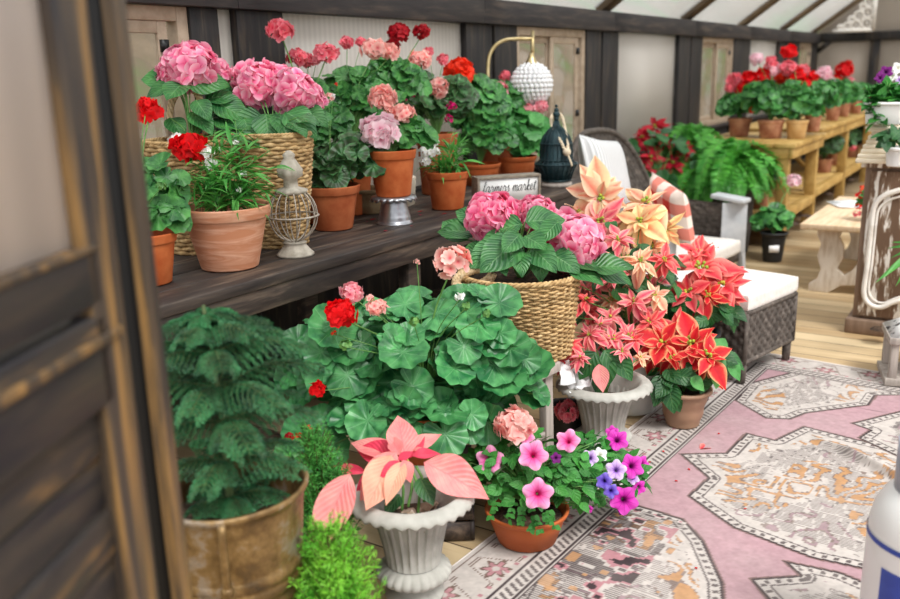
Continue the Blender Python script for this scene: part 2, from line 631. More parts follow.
def head_mesh(R, n, fl, size, rg, squash=.8, cover=1.9, tv=.14, up=Z, lo=.78, jit=.22):
    """Round cluster of florets, centre at origin, radius R, facing up."""
    m = MB()
    B = rot(up, (1, .2, 0))
    ga = PI * (3 - 5 ** .5)
    for k in range(n):
        c = 1 - (k + .5) / n * (1 - math.cos(cover))
        s = math.sqrt(max(0, 1 - c * c))
        a = ga * k + rg.normal() * .12
        d = np.array([s * math.cos(a), s * math.sin(a), c * squash])
        d = B @ d
        pos = d * R * rg.uniform(lo, 1.0)
        nn = nrm(nrm(d) + rg.normal(size=3) * jit)
        b = 1 + rg.normal() * tv
        m.add(fl[rg.integers(len(fl))], rot(nn, rg.normal(size=3)) * size * rg.uniform(.85, 1.15), pos, (b, b, b))
    return m


def bloom(root, base, p, dia, color, n=None, kind='ger', stalk=True, label=None, squash=.8, name='flower_head', up=None):
    """A flower head of diameter dia (m) at point p on a stalk from base."""
    R = dia / 2
    rg = np.random.default_rng(int(abs(p[0] * 977 + p[1] * 613 + p[2] * 389) * 100) % 99991)
    p = np.asarray(p, float)
    if p[0] < 9 and p[1] > 2.96 - R:
        f_ = (2.96 - R) / p[1]
        p = CAM + (p - CAM) * f_
        R *= f_
    up = nrm(Z * .9 + (CAM - p) * .12) if up is None else up
    if kind == 'hyd':
        m = head_mesh(R * .88, n or 84, FL4, R * .31, rg, .82, 2.2, .12, up, .84, .34)
    elif kind == 'double':
        m = head_mesh(R * .8, n or 22, FL5D, R * .42, rg, squash, 1.9, .12, up)
    else:
        m = head_mesh(R * .84, int((n or 30) * .8) + 2, FL5, R * .42, rg, .72, 1.8, .13, up, .6, .38)
    m.v = [v + p for v in m.v]
    h = m.build(name, M[color], root)
    if label:
        h['label'] = label
    if stalk:
        top = p - up * R * .25
        s = MB().add(tube(stalkline(base, top), .0022, 5))
        if kind != 'hyd':
            s = MB().add(tube(stalkline(base, top), max(.0016, R * .05), 5))
            for k in range(7):
                a = k * .9
                e = p + np.array([math.cos(a) * R * .5, math.sin(a) * R * .5, R * .15])
                s.add(tube([top - up * R * .5, e], R * .03, 4))
        s.build('flower_stalk', M['stalk'], h)
    return h


def dome(rg, lowz=-.25):
    while True:
        d = rg.normal(size=3)
        d /= np.linalg.norm(d)
        if d[2] > lowz:
            return d


def foliage(root, blobs, temps, mats, size, n, base, name='foliage', face=.45, upw=.5, jit=.3, lowz=-.35, tipout=True, stems=True, tv=.1, seed=1, inner=.7, sr=.0018, hang=0.0):
    """Leaves over ellipsoids. blobs: (centre, (rx, ry, rz), weight), radii along camera right, depth and up. size: leaf length or radius in m."""
    rg = np.random.default_rng(seed)
    zmin = root.location.z + .035
    m, st = MB(), MB()
    wts = np.array([b[2] for b in blobs], float)
    wts /= wts.sum()
    for k in range(n):
        c, r, _ = blobs[rg.choice(len(blobs), p=wts)]
        d = dome(rg, lowz)
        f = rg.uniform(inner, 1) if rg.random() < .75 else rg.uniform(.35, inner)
        off = (R0 * d[0] * r[0] + FH * d[1] * r[1] + Z * d[2] * r[2])
        pos = np.asarray(c) + off * f
        pos[1] = min(pos[1], 2.93 - .04 * rg.random()) if pos[1] < 3.6 and pos[0] > 1 else pos[1]
        pos[2] = max(pos[2], zmin)
        dn = nrm(R0 * d[0] / r[0] + FH * d[1] / r[1] + Z * d[2] / r[2])
        toc = nrm(CAM - pos)
        nn = nrm(dn * .55 + Z * upw + toc * face + rg.normal(size=3) * jit)
        tip = nrm(off + rg.normal(size=3) * np.linalg.norm(off) * .5) - Z * hang
        s = size * rg.uniform(.7, 1.2)
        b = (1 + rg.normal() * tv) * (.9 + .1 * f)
        Rm = rot(nn, tip) * s
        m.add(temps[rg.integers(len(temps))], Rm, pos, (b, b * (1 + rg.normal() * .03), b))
        if stems and rg.random() < .55:
            st.add(tube(stalkline(base, pos - nn * .004, n=3), sr, 4, cap=False))
    o = m.build(name, mats, root)
    if stems and st.n:
        st.build('stem', M['stalk'], root)
    return o


def E(u, v, d, rx, rz, ry=None, w=1.0):
    """Foliage ellipsoid from its centre pixel and depth, half sizes in pixels."""
    k = d / F_PX
    return (W(u, v, d), (rx * k, (ry if ry is not None else rx * .8) * k, rz * k), w)


def sprigs(root, base, targets, mats, leaf, nleaf=14, name='foliage', temps=None, seed=3, spread=.02, stem=True):
    """Upright stems from base to targets, set with narrow leaves."""
    rg = np.random.default_rng(seed)
    m, st = MB(), MB()
    temps = temps or STRAP
    for t in targets:
        b = np.asarray(base) + np.append(rg.normal(size=2) * spread, 0)
        L = stalkline(b, t, n=6)
        st.add(tube(L, .0016, 4, cap=False))
        for k in range(nleaf):
            f = rg.uniform(.15, 1)
            i = min(len(L) - 2, int(f * (len(L) - 1)))
            pos = L[i]
            dr = nrm(L[i + 1] - L[i])
            out = nrm(np.append(rg.normal(size=2), 0))
            tip = nrm(dr * rg.uniform(.3, 1.1) + out * .8)
            nn = nrm(np.cross(np.cross(tip, Z), tip) + rg.normal(size=3) * .25)
            b_ = 1 + rg.normal() * .13
            m.add(temps[rg.integers(len(temps))], rot(nn, tip) * leaf * rg.uniform(.6, 1.15), pos, (b_, b_, b_))
    m.build(name, mats, root)
    if stem:
        st.build('stem', M['stalk'], root)


def star(center, R, n, rg, temps, tilt=.35, face=None, layers=3, droop=.0):
    """A poinsettia star: bracts round a centre, lying open to 'face'."""
    m = MB()
    face = nrm(face if face is not None else Z)
    B = rot(face, (1, .3, 0))
    for L in range(layers):
        nn_ = n if L == 0 else max(4, n - 2 * L)
        for k in range(nn_):
            a = 2 * PI * (k + .5 * L) / nn_ + rg.normal() * .28
            tl = (.0 - droop * 1.3, .35, .75)[L] + rg.normal() * .25
            t = B @ np.array([math.cos(a), math.sin(a), tl])
            nv = B @ np.array([-math.cos(a) * tl, -math.sin(a) * tl, 1]) + rg.normal(size=3) * .28
            s = R * (.95, .68, .42)[L] * rg.uniform(.65, 1.15)
            b = 1 + rg.normal() * .1
            m.add(temps[rg.integers(len(temps))], rot(nv, t) * s, np.asarray(center) + t * R * .06, (b, b * (1 + rg.normal() * .05), b))
    return m


def cyathia(center, R, rg, face=Z):
    m = MB()
    for k in range(7):
        m.add(ball(np.asarray(center) + nrm(face) * R * .08 + rg.normal(size=3) * R * .07, R * .05, 6, 4))
    return m


M['cya'] = mat('yellow_green_buds', S(190, 190, 60), S(120, 160, 50), 40, .5)


def poinsettia_heads(root, base, heads, seed=5, up=None):
    """heads: (u, v, depth, radius px, material, droop)"""
    rg = np.random.default_rng(seed)
    for (u, v, d, r, mt, dr) in heads:
        p = W(u, v, d)
        R = r * d / F_PX
        face = nrm(Z * .75 + nrm(CAM - p) * .7 + rg.normal(size=3) * .2)
        h = star(p, R, int(rg.integers(7, 10)), rg, BRACT_HI if r > 30 else BRACT, face=face, droop=dr).build('bract_star', M[mt], root)
        cyathia(p, R, rg, face).build('flower_bud', M['cya'], h)
        MB().add(tube(stalkline(base, p - face * .004), .003, 5)).build('flower_stalk', M['stalk'], h)


# ------------------------------------------------------------------ weaving
def woven(rt, rb, h, rows, stakes, amp=.004, n=None, lean=(0, 0), bulge=0):
    """A round woven basket wall: strands running over and under the stakes, from z = 0 up."""
    m = MB()
    n = n or stakes * 4
    a = np.linspace(0, 2 * PI, n, endpoint=False)
    dz = h / rows
    rg = np.random.default_rng(rows)
    for k in range(rows):
        f = (k + .5) / rows
        r = rb + (rt - rb) * f + bulge * math.sin(PI * f)
        rr = r + amp * np.cos(stakes / 2 * a * 1.0 + PI * (k % 2)) * 1.0
        P = np.stack([rr * np.cos(a) + lean[0] * f, rr * np.sin(a) + lean[1] * f, np.full(n, f * h) + .0012 * np.sin(3 * a + k) + .001 * rg.normal(size=n)], 1)
        b = rg.uniform(.75, 1.15)
        tp = tube(P, dz * .56, 6, closed=True)
        m.add(tp, None, None, (b, b, b))
    for k in range(stakes):
        aa = 2 * PI * k / stakes
        L = [(math.cos(aa) * (rb + (rt - rb) * f + bulge * math.sin(PI * f) - .001) + lean[0] * f, math.sin(aa) * (rb + (rt - rb) * f + bulge * math.sin(PI * f) - .001) + lean[1] * f, h * f) for f in np.linspace(0, 1, 5)]
        m.add(tube(L, .004, 5), None, None, (.7, .65, .6))
    r = rb - .004
    m.add(lathe([(.001, .006), (r, .006)], n=40))
    return m


def rope(pts, r, turns, strands=3, k=6):
    P = cat(pts, 14)
    tg = np.gradient(P, axis=0)
    tg /= np.linalg.norm(tg, axis=1, keepdims=True)
    ref = np.array([.3, .2, .9]) if abs(tg[:, 2].mean()) < .8 else np.array([1, .2, 0])
    s = np.cross(tg, ref)
    s /= np.linalg.norm(s, axis=1, keepdims=True)
    w = np.cross(s, tg)
    m = MB()
    ph = np.linspace(0, turns * 2 * PI, len(P))
    for j in range(strands):
        a = ph + 2 * PI * j / strands
        m.add(tube(P + r * .55 * (np.cos(a)[:, None] * s + np.sin(a)[:, None] * w), r * .58, k))
    return m


def weave_panel(fn, nu, nv, su, sv, amp, name, mt, root, cu=6, cv=5, back=None):
    """Woven sheet over the surface fn(a, b) -> point, a and b in 0..1; su by sv weave cells."""
    A = np.linspace(0, 1, su * cu + 1)
    Bv = np.linspace(0, 1, sv * cv + 1)
    P = np.array([[fn(a, b) for a in A] for b in Bv])
    da = np.gradient(P, axis=1)
    db = np.gradient(P, axis=0)
    nn = np.cross(da, db)
    nn /= np.linalg.norm(nn, axis=2, keepdims=True) + 1e-12
    x = A[None, :] * su
    y = Bv[:, None] * sv
    row = np.floor(np.minimum(y, sv - 1e-6))
    fy = y - row
    hgt = (.5 + .5 * np.cos(PI * x + PI * row)) * np.sqrt(np.maximum(0, np.sin(PI * np.clip(fy, 0, 1))) + .02)
    P = P + nn * (amp * hgt)[..., None]
    g = grid(P)
    m = MB().add(g)
    c = np.ones((len(g.v), 4))
    c[:, :3] = (.85 + .15 * np.sin(row * 5.1)).repeat(len(A), 1).reshape(-1, 1) if row.shape[1] == 1 else 1
    m.c = [c]
    return m.build(name, mt, root)
# ------------------------------------------------------------------ setting materials
ZB = 0.88            # potting bench top
YW = 3.1             # window wall
XE = 15.9            # end wall
XF, YF = 2.16, 0

def planks(name, c1, c2, width, axis='x', rough=.6, seam=.03, stretch=(1, 1, 1), gr=8, seamcol=(.13, .09, .055, 1)):
    n = N(name)
    tc = n.n('ShaderNodeTexCoord')
    sp = n.n('ShaderNodeSeparateXYZ')
    n.l(tc.outputs['Object'], sp.inputs[0])
    x = n.math('DIVIDE', sp.outputs['xyz'.index(axis)], width)
    fr = n.math('FRACT', x)
    wn = n.n('ShaderNodeTexWhiteNoise', noise_dimensions='1D')
    n.l(n.math('FLOOR', x), wn.inputs['W'])
    f = n.noise(n.coord('Object', stretch), gr, 6, .6, .6)
    big = n.noise(n.coord('Object'), 1.6, 3)
    k = n.math('ADD', n.math('MULTIPLY', f, .55), n.math('MULTIPLY', wn.outputs['Value'], .45))
    k = n.math('ADD', k, n.math('MULTIPLY', n.math('SUBTRACT', big, .5), .35))
    col = n.ramp(k, [(.25, c2), (.7, c1)])
    sm = n.math('LESS_THAN', n.math('MINIMUM', fr, n.math('SUBTRACT', 1.0, fr)), seam)
    col = n.mix(sm, col, seamcol)
    n.bump(n.math('SUBTRACT', n.math('MULTIPLY', f, .3), sm), .4, .004)
    return n.fin(col, rough, 0, .35)

M['deck'] = planks('deck_boards', S(216, 192, 152), S(168, 138, 98), .14, 'x', .6, .025, (9, .7, 1), 3)
M['blackwood'] = wood('black_stained_wood', S(26, 25, 27), S(48, 44, 42), S(86, 74, 60), (9, 9, 1), 2.4, .6)
M['beamwood'] = wood('black_stained_beam', S(34, 32, 36), S(60, 55, 54), S(96, 84, 74), (1, 9, 9), 2.4, .6)
M['doorwood'] = wood('black_and_gold_worn_wood', S(30, 31, 38), S(84, 70, 54), S(160, 122, 70), (11, 11, .6), 2.6, .5, .42, .56)
M['doorwood_h'] = wood('black_and_gold_worn_rail', S(28, 28, 34), S(64, 56, 48), S(158, 120, 70), (1.2, 1.2, 11), 2.4, .5, .47, .68)
M['benchwood'] = wood('dark_weathered_bench_wood', S(30, 27, 28), S(72, 62, 56), S(128, 110, 94), (.9, 8, 8), 2.6, .55, .40, .62)
M['rafter'] = wood('brown_rafter_wood', S(62, 50, 38), S(112, 92, 68), S(150, 128, 98), (8, 1, 1), 2.5, .6)
M['greenpine'] = wood('treated_pine', S(140, 108, 52), S(186, 150, 84), S(214, 182, 116), (2, 2, 2), 3, .6)
M['gap_shade'] = mat('gap_shadow_black', S(14, 13, 14), None, rough=.8)  # flat black used as shadow colour for the door gap strip
M['tan'] = mat('tan_window_frame', S(160, 140, 118), S(180, 160, 138), 20, .6)
M['black'] = mat('black_metal', S(18, 18, 20), None, rough=.45)


def poly(name, c, tr, mixd, flute='x', freq=160):
    n = N(name)
    tc = n.n('ShaderNodeTexCoord')
    sp = n.n('ShaderNodeSeparateXYZ')
    n.l(tc.outputs['Object'], sp.inputs[0])
    sn = n.math('SINE', n.math('MULTIPLY', sp.outputs['xyz'.index(flute)], freq))
    col = n.mix(n.math('MULTIPLY', n.math('ADD', sn, 1.0), .12), c, (c[0] * .6, c[1] * .6, c[2] * .6, 1))
    n.fin(col, .35, 0, .4)
    t1 = n.n('ShaderNodeBsdfTransparent')
    n.val(c, t1.inputs[0])
    t2 = n.n('ShaderNodeBsdfTranslucent')
    n.val(col, t2.inputs[0])
    m1 = n.n('ShaderNodeMixShader')
    m1.inputs[0].default_value = tr
    n.l(t2.outputs[0], m1.inputs[1])
    n.l(t1.outputs[0], m1.inputs[2])
    m2 = n.n('ShaderNodeMixShader')
    m2.inputs[0].default_value = mixd
    n.l(m1.outputs[0], m2.inputs[1])
    n.l(n.p.outputs[0], m2.inputs[2])
    n.l(m2.outputs[0], n.out.inputs[0])
    return n.m

M['roofpoly'] = poly('roof_polycarbonate', (.97, .98, .98, 1), .78, .05, 'x', 120)
M['wallpoly'] = poly('wall_polycarbonate', (.86, .82, .78, 1), .12, .3, 'x', 160)
M['endpoly'] = poly('end_polycarbonate', (.66, .6, .54, 1), .12, .3, 'y', 160)
M['doorpoly'] = poly('door_polycarbonate', (.84, .78, .75, 1), .12, .3, 'y', 120)


def glassmat():
    n = N('window_glass')
    n.fin((.9, .92, .92, 1), .05)
    t = n.n('ShaderNodeBsdfTransparent')
    g = n.n('ShaderNodeBsdfGlossy')
    g.inputs['Roughness'].default_value = .03
    mx = n.n('ShaderNodeMixShader')
    mx.inputs[0].default_value = .08
    n.l(t.outputs[0], mx.inputs[1])
    n.l(g.outputs[0], mx.inputs[2])
    n.l(mx.outputs[0], n.out.inputs[0])
    return n.m

M['glass'] = glassmat()

# ------------------------------------------------------------------ floor, outside
struct('floor', one(box((-1.5, -2.6, -.04), (XE + .1, YW + .1, 0))), M['deck'])
hm = N('hillside')
f1 = hm.noise(hm.coord('Object'), .55, 5, .6)
f2 = hm.noise(hm.coord('Object'), 9, 5, .7)
colh = hm.ramp(f1, [(.4, S(72, 100, 44)), (.5, S(100, 86, 68)), (.62, S(118, 102, 84))])
colh = hm.mix(hm.math('MULTIPLY', f2, .5), colh, S(90, 84, 64))
hm.fin(colh, .9)
nx, ny = 40, 20
Ph = np.zeros((ny, nx, 3))
for i, b in enumerate(np.linspace(0, 1, ny)):
    for j, a in enumerate(np.linspace(0, 1, nx)):
        Ph[i, j] = (-8 + 44 * a, YW + 1.2 + 9 * b, -.3 + 5.2 * b + .25 * math.sin(9 * a + 4 * b))
hl = one(grid(Ph)).build('hill', hm.m)
hl['kind'] = 'structure'
Ph2 = np.zeros((10, 14, 3))
for i, b in enumerate(np.linspace(0, 1, 10)):
    for j, a in enumerate(np.linspace(0, 1, 14)):
        Ph2[i, j] = (XE + 2 + 9 * b, -12 + 20 * a, -.3 + 5.5 * b + .2 * math.sin(7 * a))
h2 = one(grid(Ph2)).build('hill', hm.m)
h2['kind'] = 'structure'
gd = one(box((-6, -14, -.4), (XE + 14, YW + 2, -.06))).build('ground', hm.m)
gd['kind'] = 'structure'

# ------------------------------------------------------------------ window wall
ztop, zbot = 2.0, 1.845
def wall_beam(name, x0, x1):
    struct(name, one(box((x0, YW - .09, zbot), (x1, YW + .05, ztop))), M['beamwood'], bevel=.004)
bx_ = [1.0, 2.95, 5.1, 7.25, 9.4, 11.55, 13.7, XE]
for k in range(len(bx_) - 1):
    wall_beam('trim_%d' % (k + 1), bx_[k], bx_[k + 1] - .002)
posts = [(2.70, 2.86, 0), (2.97, 3.27, 0), (4.93, 5.25, 0), (5.29, 5.6, 0), (6.76, 7.05, 0), (7.09, 7.42, 0), (9.0, 9.36, 0), (9.40, 9.76, 0), (10.98, 11.7, 0), (13.2, 13.55, 0), (13.62, 14.5, 0), (15.4, XE, 0)]
for k, (a, b, _) in enumerate(posts):
    mb = MB().add(box((a, YW - .05, 0), (b, YW + .05, zbot)))
    struct('trim_%d' % (20 + k), mb, M['blackwood'], bevel=.004)
wl = struct('wall_left', MB().add(box((1.0, YW - .02, 0), (XE, YW + .04, .84))), M['blackwood'])
sill = struct('trim_40', one(box((1.0, YW - .07, .84), (XE, YW + .05, .88))), M['beamwood'], bevel=.004)
for k, (a, b) in enumerate([(2.86, 2.97), (3.27, 4.93), (7.42, 9.0), (11.7, 13.2)]):
    struct('polycarbonate_panel', one(box((a, YW - .005, .88), (b, YW + .011, zbot))), M['wallpoly'], wl)


def window(k, x0, x1, slider=True):
    w = bpy.data.objects.new('window_%d' % k, None)
    w.location = (x0, YW, .88)
    w['kind'] = 'structure'
    COL.objects.link(w)
    t, y0, y1 = .06, YW - .035, YW + .035
    z0, z1 = .88, zbot
    fr = MB()
    for lo, hi in (((x0, y0, z0), (x0 + t, y1, z1)), ((x1 - t, y0, z0), (x1, y1, z1)), ((x0 + t, y0, z0), (x1 - t, y1, z0 + t)), ((x0 + t, y0, z1 - t), (x1 - t, y1, z1))):
        fr.add(box(lo, hi))
    fr.build('window_frame', M['tan'], w, smooth=False, bevel=.004)
    xm = x0 + (x1 - x0) * .52
    sh = MB()
    s = .05
    for a, b, yy in ((x0 + t, xm, YW + .012), (xm - .04, x1 - t - .05, YW - .016)):
        for lo, hi in (((a, yy - .011, z0 + t), (a + s, yy + .011, z1 - t)), ((b - s, yy - .011, z0 + t), (b, yy + .011, z1 - t)), ((a + s, yy - .011, z0 + t), (b - s, yy + .011, z0 + t + s)), ((a + s, yy - .011, z1 - t - s), (b - s, yy + .011, z1 - t))):
            sh.add(box(lo, hi))
        one(box((a + s, yy - .003, z0 + t + s), (b - s, yy + .003, z1 - t - s))).build('window_pane', M['glass'], w, smooth=False)
    sh.build('sash', M['tan'], w, smooth=False, bevel=.003)
    for zz in (1.18, 1.66):
        one(box((x1 - t - .095, YW - .045, zz), (x1 - t - .06, YW - .026, zz + .05))).build('latch', M['black'], w, smooth=False)

window(1, 1.2, 2.70)
window(2, 5.6, 6.76)
window(3, 9.76, 10.98)
window(4, 14.5, 15.4)

# ------------------------------------------------------------------ roof
sl = .728
zr = lambda y: ztop + (YW - y) * sl
ce = bpy.data.objects.new('ceiling', None)
ce['kind'] = 'structure'
COL.objects.link(ce)
YR = -.2
for k, x in enumerate([.8, 2.95, 5.1, 7.25, 9.4, 11.55, 13.7, XE - .09]):
    one(beam((x, YW + .05, ztop + .02), (x, YR, zr(YR) + .02), .19 if k < 7 else .16, .07, np.array([0, .59, .81]))).build('rafter', M['rafter'], ce, smooth=False, bevel=.004)
rx = [.8, 2.95, 5.1, 7.25, 9.4, 11.55, 13.7, XE - .09]
for k in range(7):
    one(obox(((rx[k] + rx[k + 1]) / 2, (YW + .1 + YR) / 2, (zr(YW + .1) + zr(YR)) / 2 + .08), ((rx[k + 1] - rx[k]) / 2 - .012, 0, 0), (0, (YR - YW - .1) / 2, (zr(YR) - zr(YW + .1)) / 2), (0, .004, .006))).build('roof_panel', M['roofpoly'], ce, smooth=False)
one(beam((.6, YR, zr(YR)), (XE, YR, zr(YR)), .09, .2)).build('ridge_beam', M['rafter'], ce, smooth=False)

# ------------------------------------------------------------------ end wall
we = struct('wall_far', MB().add(box((XE - .02, -2.5, 0), (XE + .05, YW, .84))), M['blackwood'])
for a, b in ((YW - .05, 2.27), (2.13, .55), (.4, -2.5)):
    struct('polycarbonate_panel', one(box((XE + .005, b, .84), (XE + .02, a, 1.86))), M['endpoly'], we)
tri = T([(XE + .005, YW, 2.0), (XE + .005, YR, 2.0), (XE + .005, YR, zr(YR)), (XE + .02, YW, 2.0), (XE + .02, YR, 2.0), (XE + .02, YR, zr(YR))], [(0, 1, 4, 3), (1, 2, 5, 4), (2, 0, 3, 5)], [(0, 2, 1), (3, 4, 5)])
struct('gable_panel', one(tri), M['endpoly'], we)
struct('trim_50', one(box((XE - .09, -2.5, 1.86), (XE + .05, YW - .1, 2.0))), M['blackwood'], bevel=.004)
struct('trim_51', one(box((XE - .06, 2.13, 0), (XE + .04, 2.27, 1.86))), M['blackwood'], bevel=.004)
struct('trim_52', one(box((XE - .06, .4, 0), (XE + .04, .55, 1.86))), M['blackwood'], bevel=.004)
struct('trim_53', one(beam((XE - .05, YW - .05, 1.72), (XE - .05, 2.86, 1.88), .07, .07)), M['blackwood'])
struct('trim_54', one(box((XE - .06, 1.7, 2.0), (XE + .04, 1.78, zr(1.75)))), M['blackwood'])

# pierced scroll bracket in the gable
M['whitepaint'] = mat('chipped_white_paint', S(236, 230, 222), S(206, 196, 184), 12, .6, lo=.5, hi=.75)
br = MB()
x = XE - .245
O = np.array([x, 2.22, 2.02])
ey, ez = np.array([0, 1, 0.]), Z
for a, b in (((0, 0), (0, .62)), ((0, 0), (.58, 0)),):
    br.add(beam(O + ey * a[0] + ez * a[1], O + ey * b[0] + ez * b[1], .05, .05, np.array([1, 0, 0])))
for cy, cz, rr in ((.1, .1, .07), (.25, .08, .06), (.1, .26, .07), (.38, .07, .05), (.22, .22, .065), (.09, .42, .06), (.48, .05, .035), (.07, .54, .035), (.33, .17, .04), (.17, .35, .045)):
    th = np.linspace(0, 2 * PI, 20, endpoint=False)
    br.add(tube([O + ey * (cy + rr * math.cos(a)) + ez * (cz + rr * math.sin(a)) for a in th], .02, 6, closed=True))
    br.add(ball(O + ey * cy + ez * cz, rr * .35, 8, 5, (.6, 1, 1)))
tag(br.build('scroll_bracket', M['whitepaint'], None, O), 'white pierced scrollwork bracket fixed in the far gable', 'bracket')

# ------------------------------------------------------------------ open door leaf and frame post
dd = ray(550, 72)
dd = nrm([dd[0], dd[1], 0])
dn = np.array([dd[1], -dd[0], 0])                 # towards the room side seen
D0 = np.array([CAM[0], CAM[1], 0]) + (W(126, 300, 1.4) - CAM) * np.array([1, 1, 0])
def dbox(s0, s1, z0, z1, t0=-.02, t1=.02):
    return obox(D0 + dd * (s0 + s1) / 2 + dn * (t0 + t1) / 2 + Z * (z0 + z1) / 2, dd * (s1 - s0) / 2, dn * (t1 - t0) / 2, Z * (z1 - z0) / 2)
dr = bpy.data.objects.new('door_1', None)
dr['kind'] = 'structure'
dr.location = D0
COL.objects.link(dr)
WD = -.86
one(dbox(-.135, -.045, .03, 2.1)).build('door_stile', M['doorwood'], dr, smooth=False, bevel=.004)
one(dbox(WD, WD + .105, .03, 2.1)).build('door_stile', M['doorwood'], dr, smooth=False, bevel=.004)
one(dbox(WD + .105, -.105, 1.235, 1.318)).build('door_rail', M['doorwood_h'], dr, smooth=False, bevel=.006)
one(dbox(WD + .105, -.105, 2.0, 2.1)).build('door_rail', M['doorwood_h'], dr, smooth=False, bevel=.006)
one(dbox(WD + .105, -.105, 1.083, 1.222)).build('door_rail', M['doorwood_h'], dr, smooth=False, bevel=.006)
one(dbox(WD + .105, -.105, .03, .16)).build('door_rail', M['doorwood_h'], dr, smooth=False, bevel=.006)
one(dbox(WD + .105, -.105, 1.31, 2.01, -.01, -.002)).build('door_pane', M['doorpoly'], dr, smooth=False)
bd = MB().add(dbox(WD + .105, -.105, 1.313, 1.324, -.002, .024)).add(dbox(WD + .105, -.07, 1.176, 1.192, .014, .026))
bd.build('glazing_bead', M['doorwood'], dr, smooth=False, bevel=.003)
for k in range(11):
    z0 = .16 + k * .0845
    one(dbox(WD + .105, -.105, z0, z0 + .08, -.014, .004 - .006 * (k % 2))).build('door_board', M['doorwood_h'], dr, smooth=False, bevel=.006)
pc = W(148, 300, 1.43) * np.array([1, 1, 0])
struct('trim_60', one(obox(pc + Z * 1.15, dd * .020, dn * .0115, Z * 1.15)), M['doorwood'], bevel=.004)
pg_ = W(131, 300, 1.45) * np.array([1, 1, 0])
struct('trim_61', one(obox(pg_ + Z * 1.15, dd * .005, dn * .012, Z * 1.15)), M['gap_shade'])  # added black strip, imitates the deep shadow between stile and post

# ------------------------------------------------------------------ potting bench
bt = thing('potting_bench', (3.2, 2.55, 0), 'long dark weathered wooden potting bench under the windows, crowded with flower pots', 'bench')
for k in range(5):
    y0 = 2.16 + k * .158
    one(box((1.25, y0, ZB - .04), (5.08, y0 + .153, ZB))).build('top_board', M['benchwood'], bt, smooth=False, bevel=.004)
one(box((1.28, 2.172, ZB - .125), (5.06, 2.207, ZB - .042))).build('apron', M['benchwood'], bt, smooth=False, bevel=.004)
one(box((5.02, 2.21, ZB - .125), (5.06, 2.93, ZB - .042))).build('apron', M['benchwood'], bt, smooth=False, bevel=.004)
for x_ in (1.35, 3.1, 4.96):
    for y_ in (2.24, 2.86):
        one(box((x_ - .045, y_ - .03, 0), (x_ + .045, y_ + .03, ZB - .125))).build('leg', M['benchwood'], bt, smooth=False, bevel=.004)

# ------------------------------------------------------------------ rug
def P2(L):
    return np.array([onz(u, v, 0)[:2] for u, v in L])

def vnoise(x, y, seed):
    def h(i, j):
        n = (i * 374761393 + j * 668265263 + seed * 974711) & 0x7fffffff
        n = ((n ^ (n >> 13)) * 1274126177) & 0x7fffffff
        return ((n ^ (n >> 16)) & 0xffff) / 65535.0
    xi, yi = np.floor(x).astype(np.int64), np.floor(y).astype(np.int64)
    fx, fy = x - xi, y - yi
    fx, fy = fx * fx * (3 - 2 * fx), fy * fy * (3 - 2 * fy)
    a, b, c, d = h(xi, yi), h(xi + 1, yi), h(xi, yi + 1), h(xi + 1, yi + 1)
    return (a * (1 - fx) + b * fx) * (1 - fy) + (c * (1 - fx) + d * fx) * fy

def polydist(x, y, poly):
    ins = np.zeros(x.shape, bool)
    dm = np.full(x.shape, 9.0)
    al = np.zeros(x.shape)
    acc = 0
    n = len(poly)
    for i in range(n):
        a, b = poly[i], poly[(i + 1) % n]
        c = ((a[1] > y) != (b[1] > y)) & (x < (b[0] - a[0]) * (y - a[1]) / (b[1] - a[1] + 1e-12) + a[0])
        ins ^= c
        e = b - a
        L = np.hypot(*e)
        t = np.clip(((x - a[0]) * e[0] + (y - a[1]) * e[1]) / (L * L + 1e-12), 0, 1)
        d_ = np.hypot(x - a[0] - t * e[0], y - a[1] - t * e[1])
        up_ = d_ < dm
        al = np.where(up_, acc + t * L, al)
        dm = np.minimum(dm, d_)
        acc += L
    return ins, dm, al

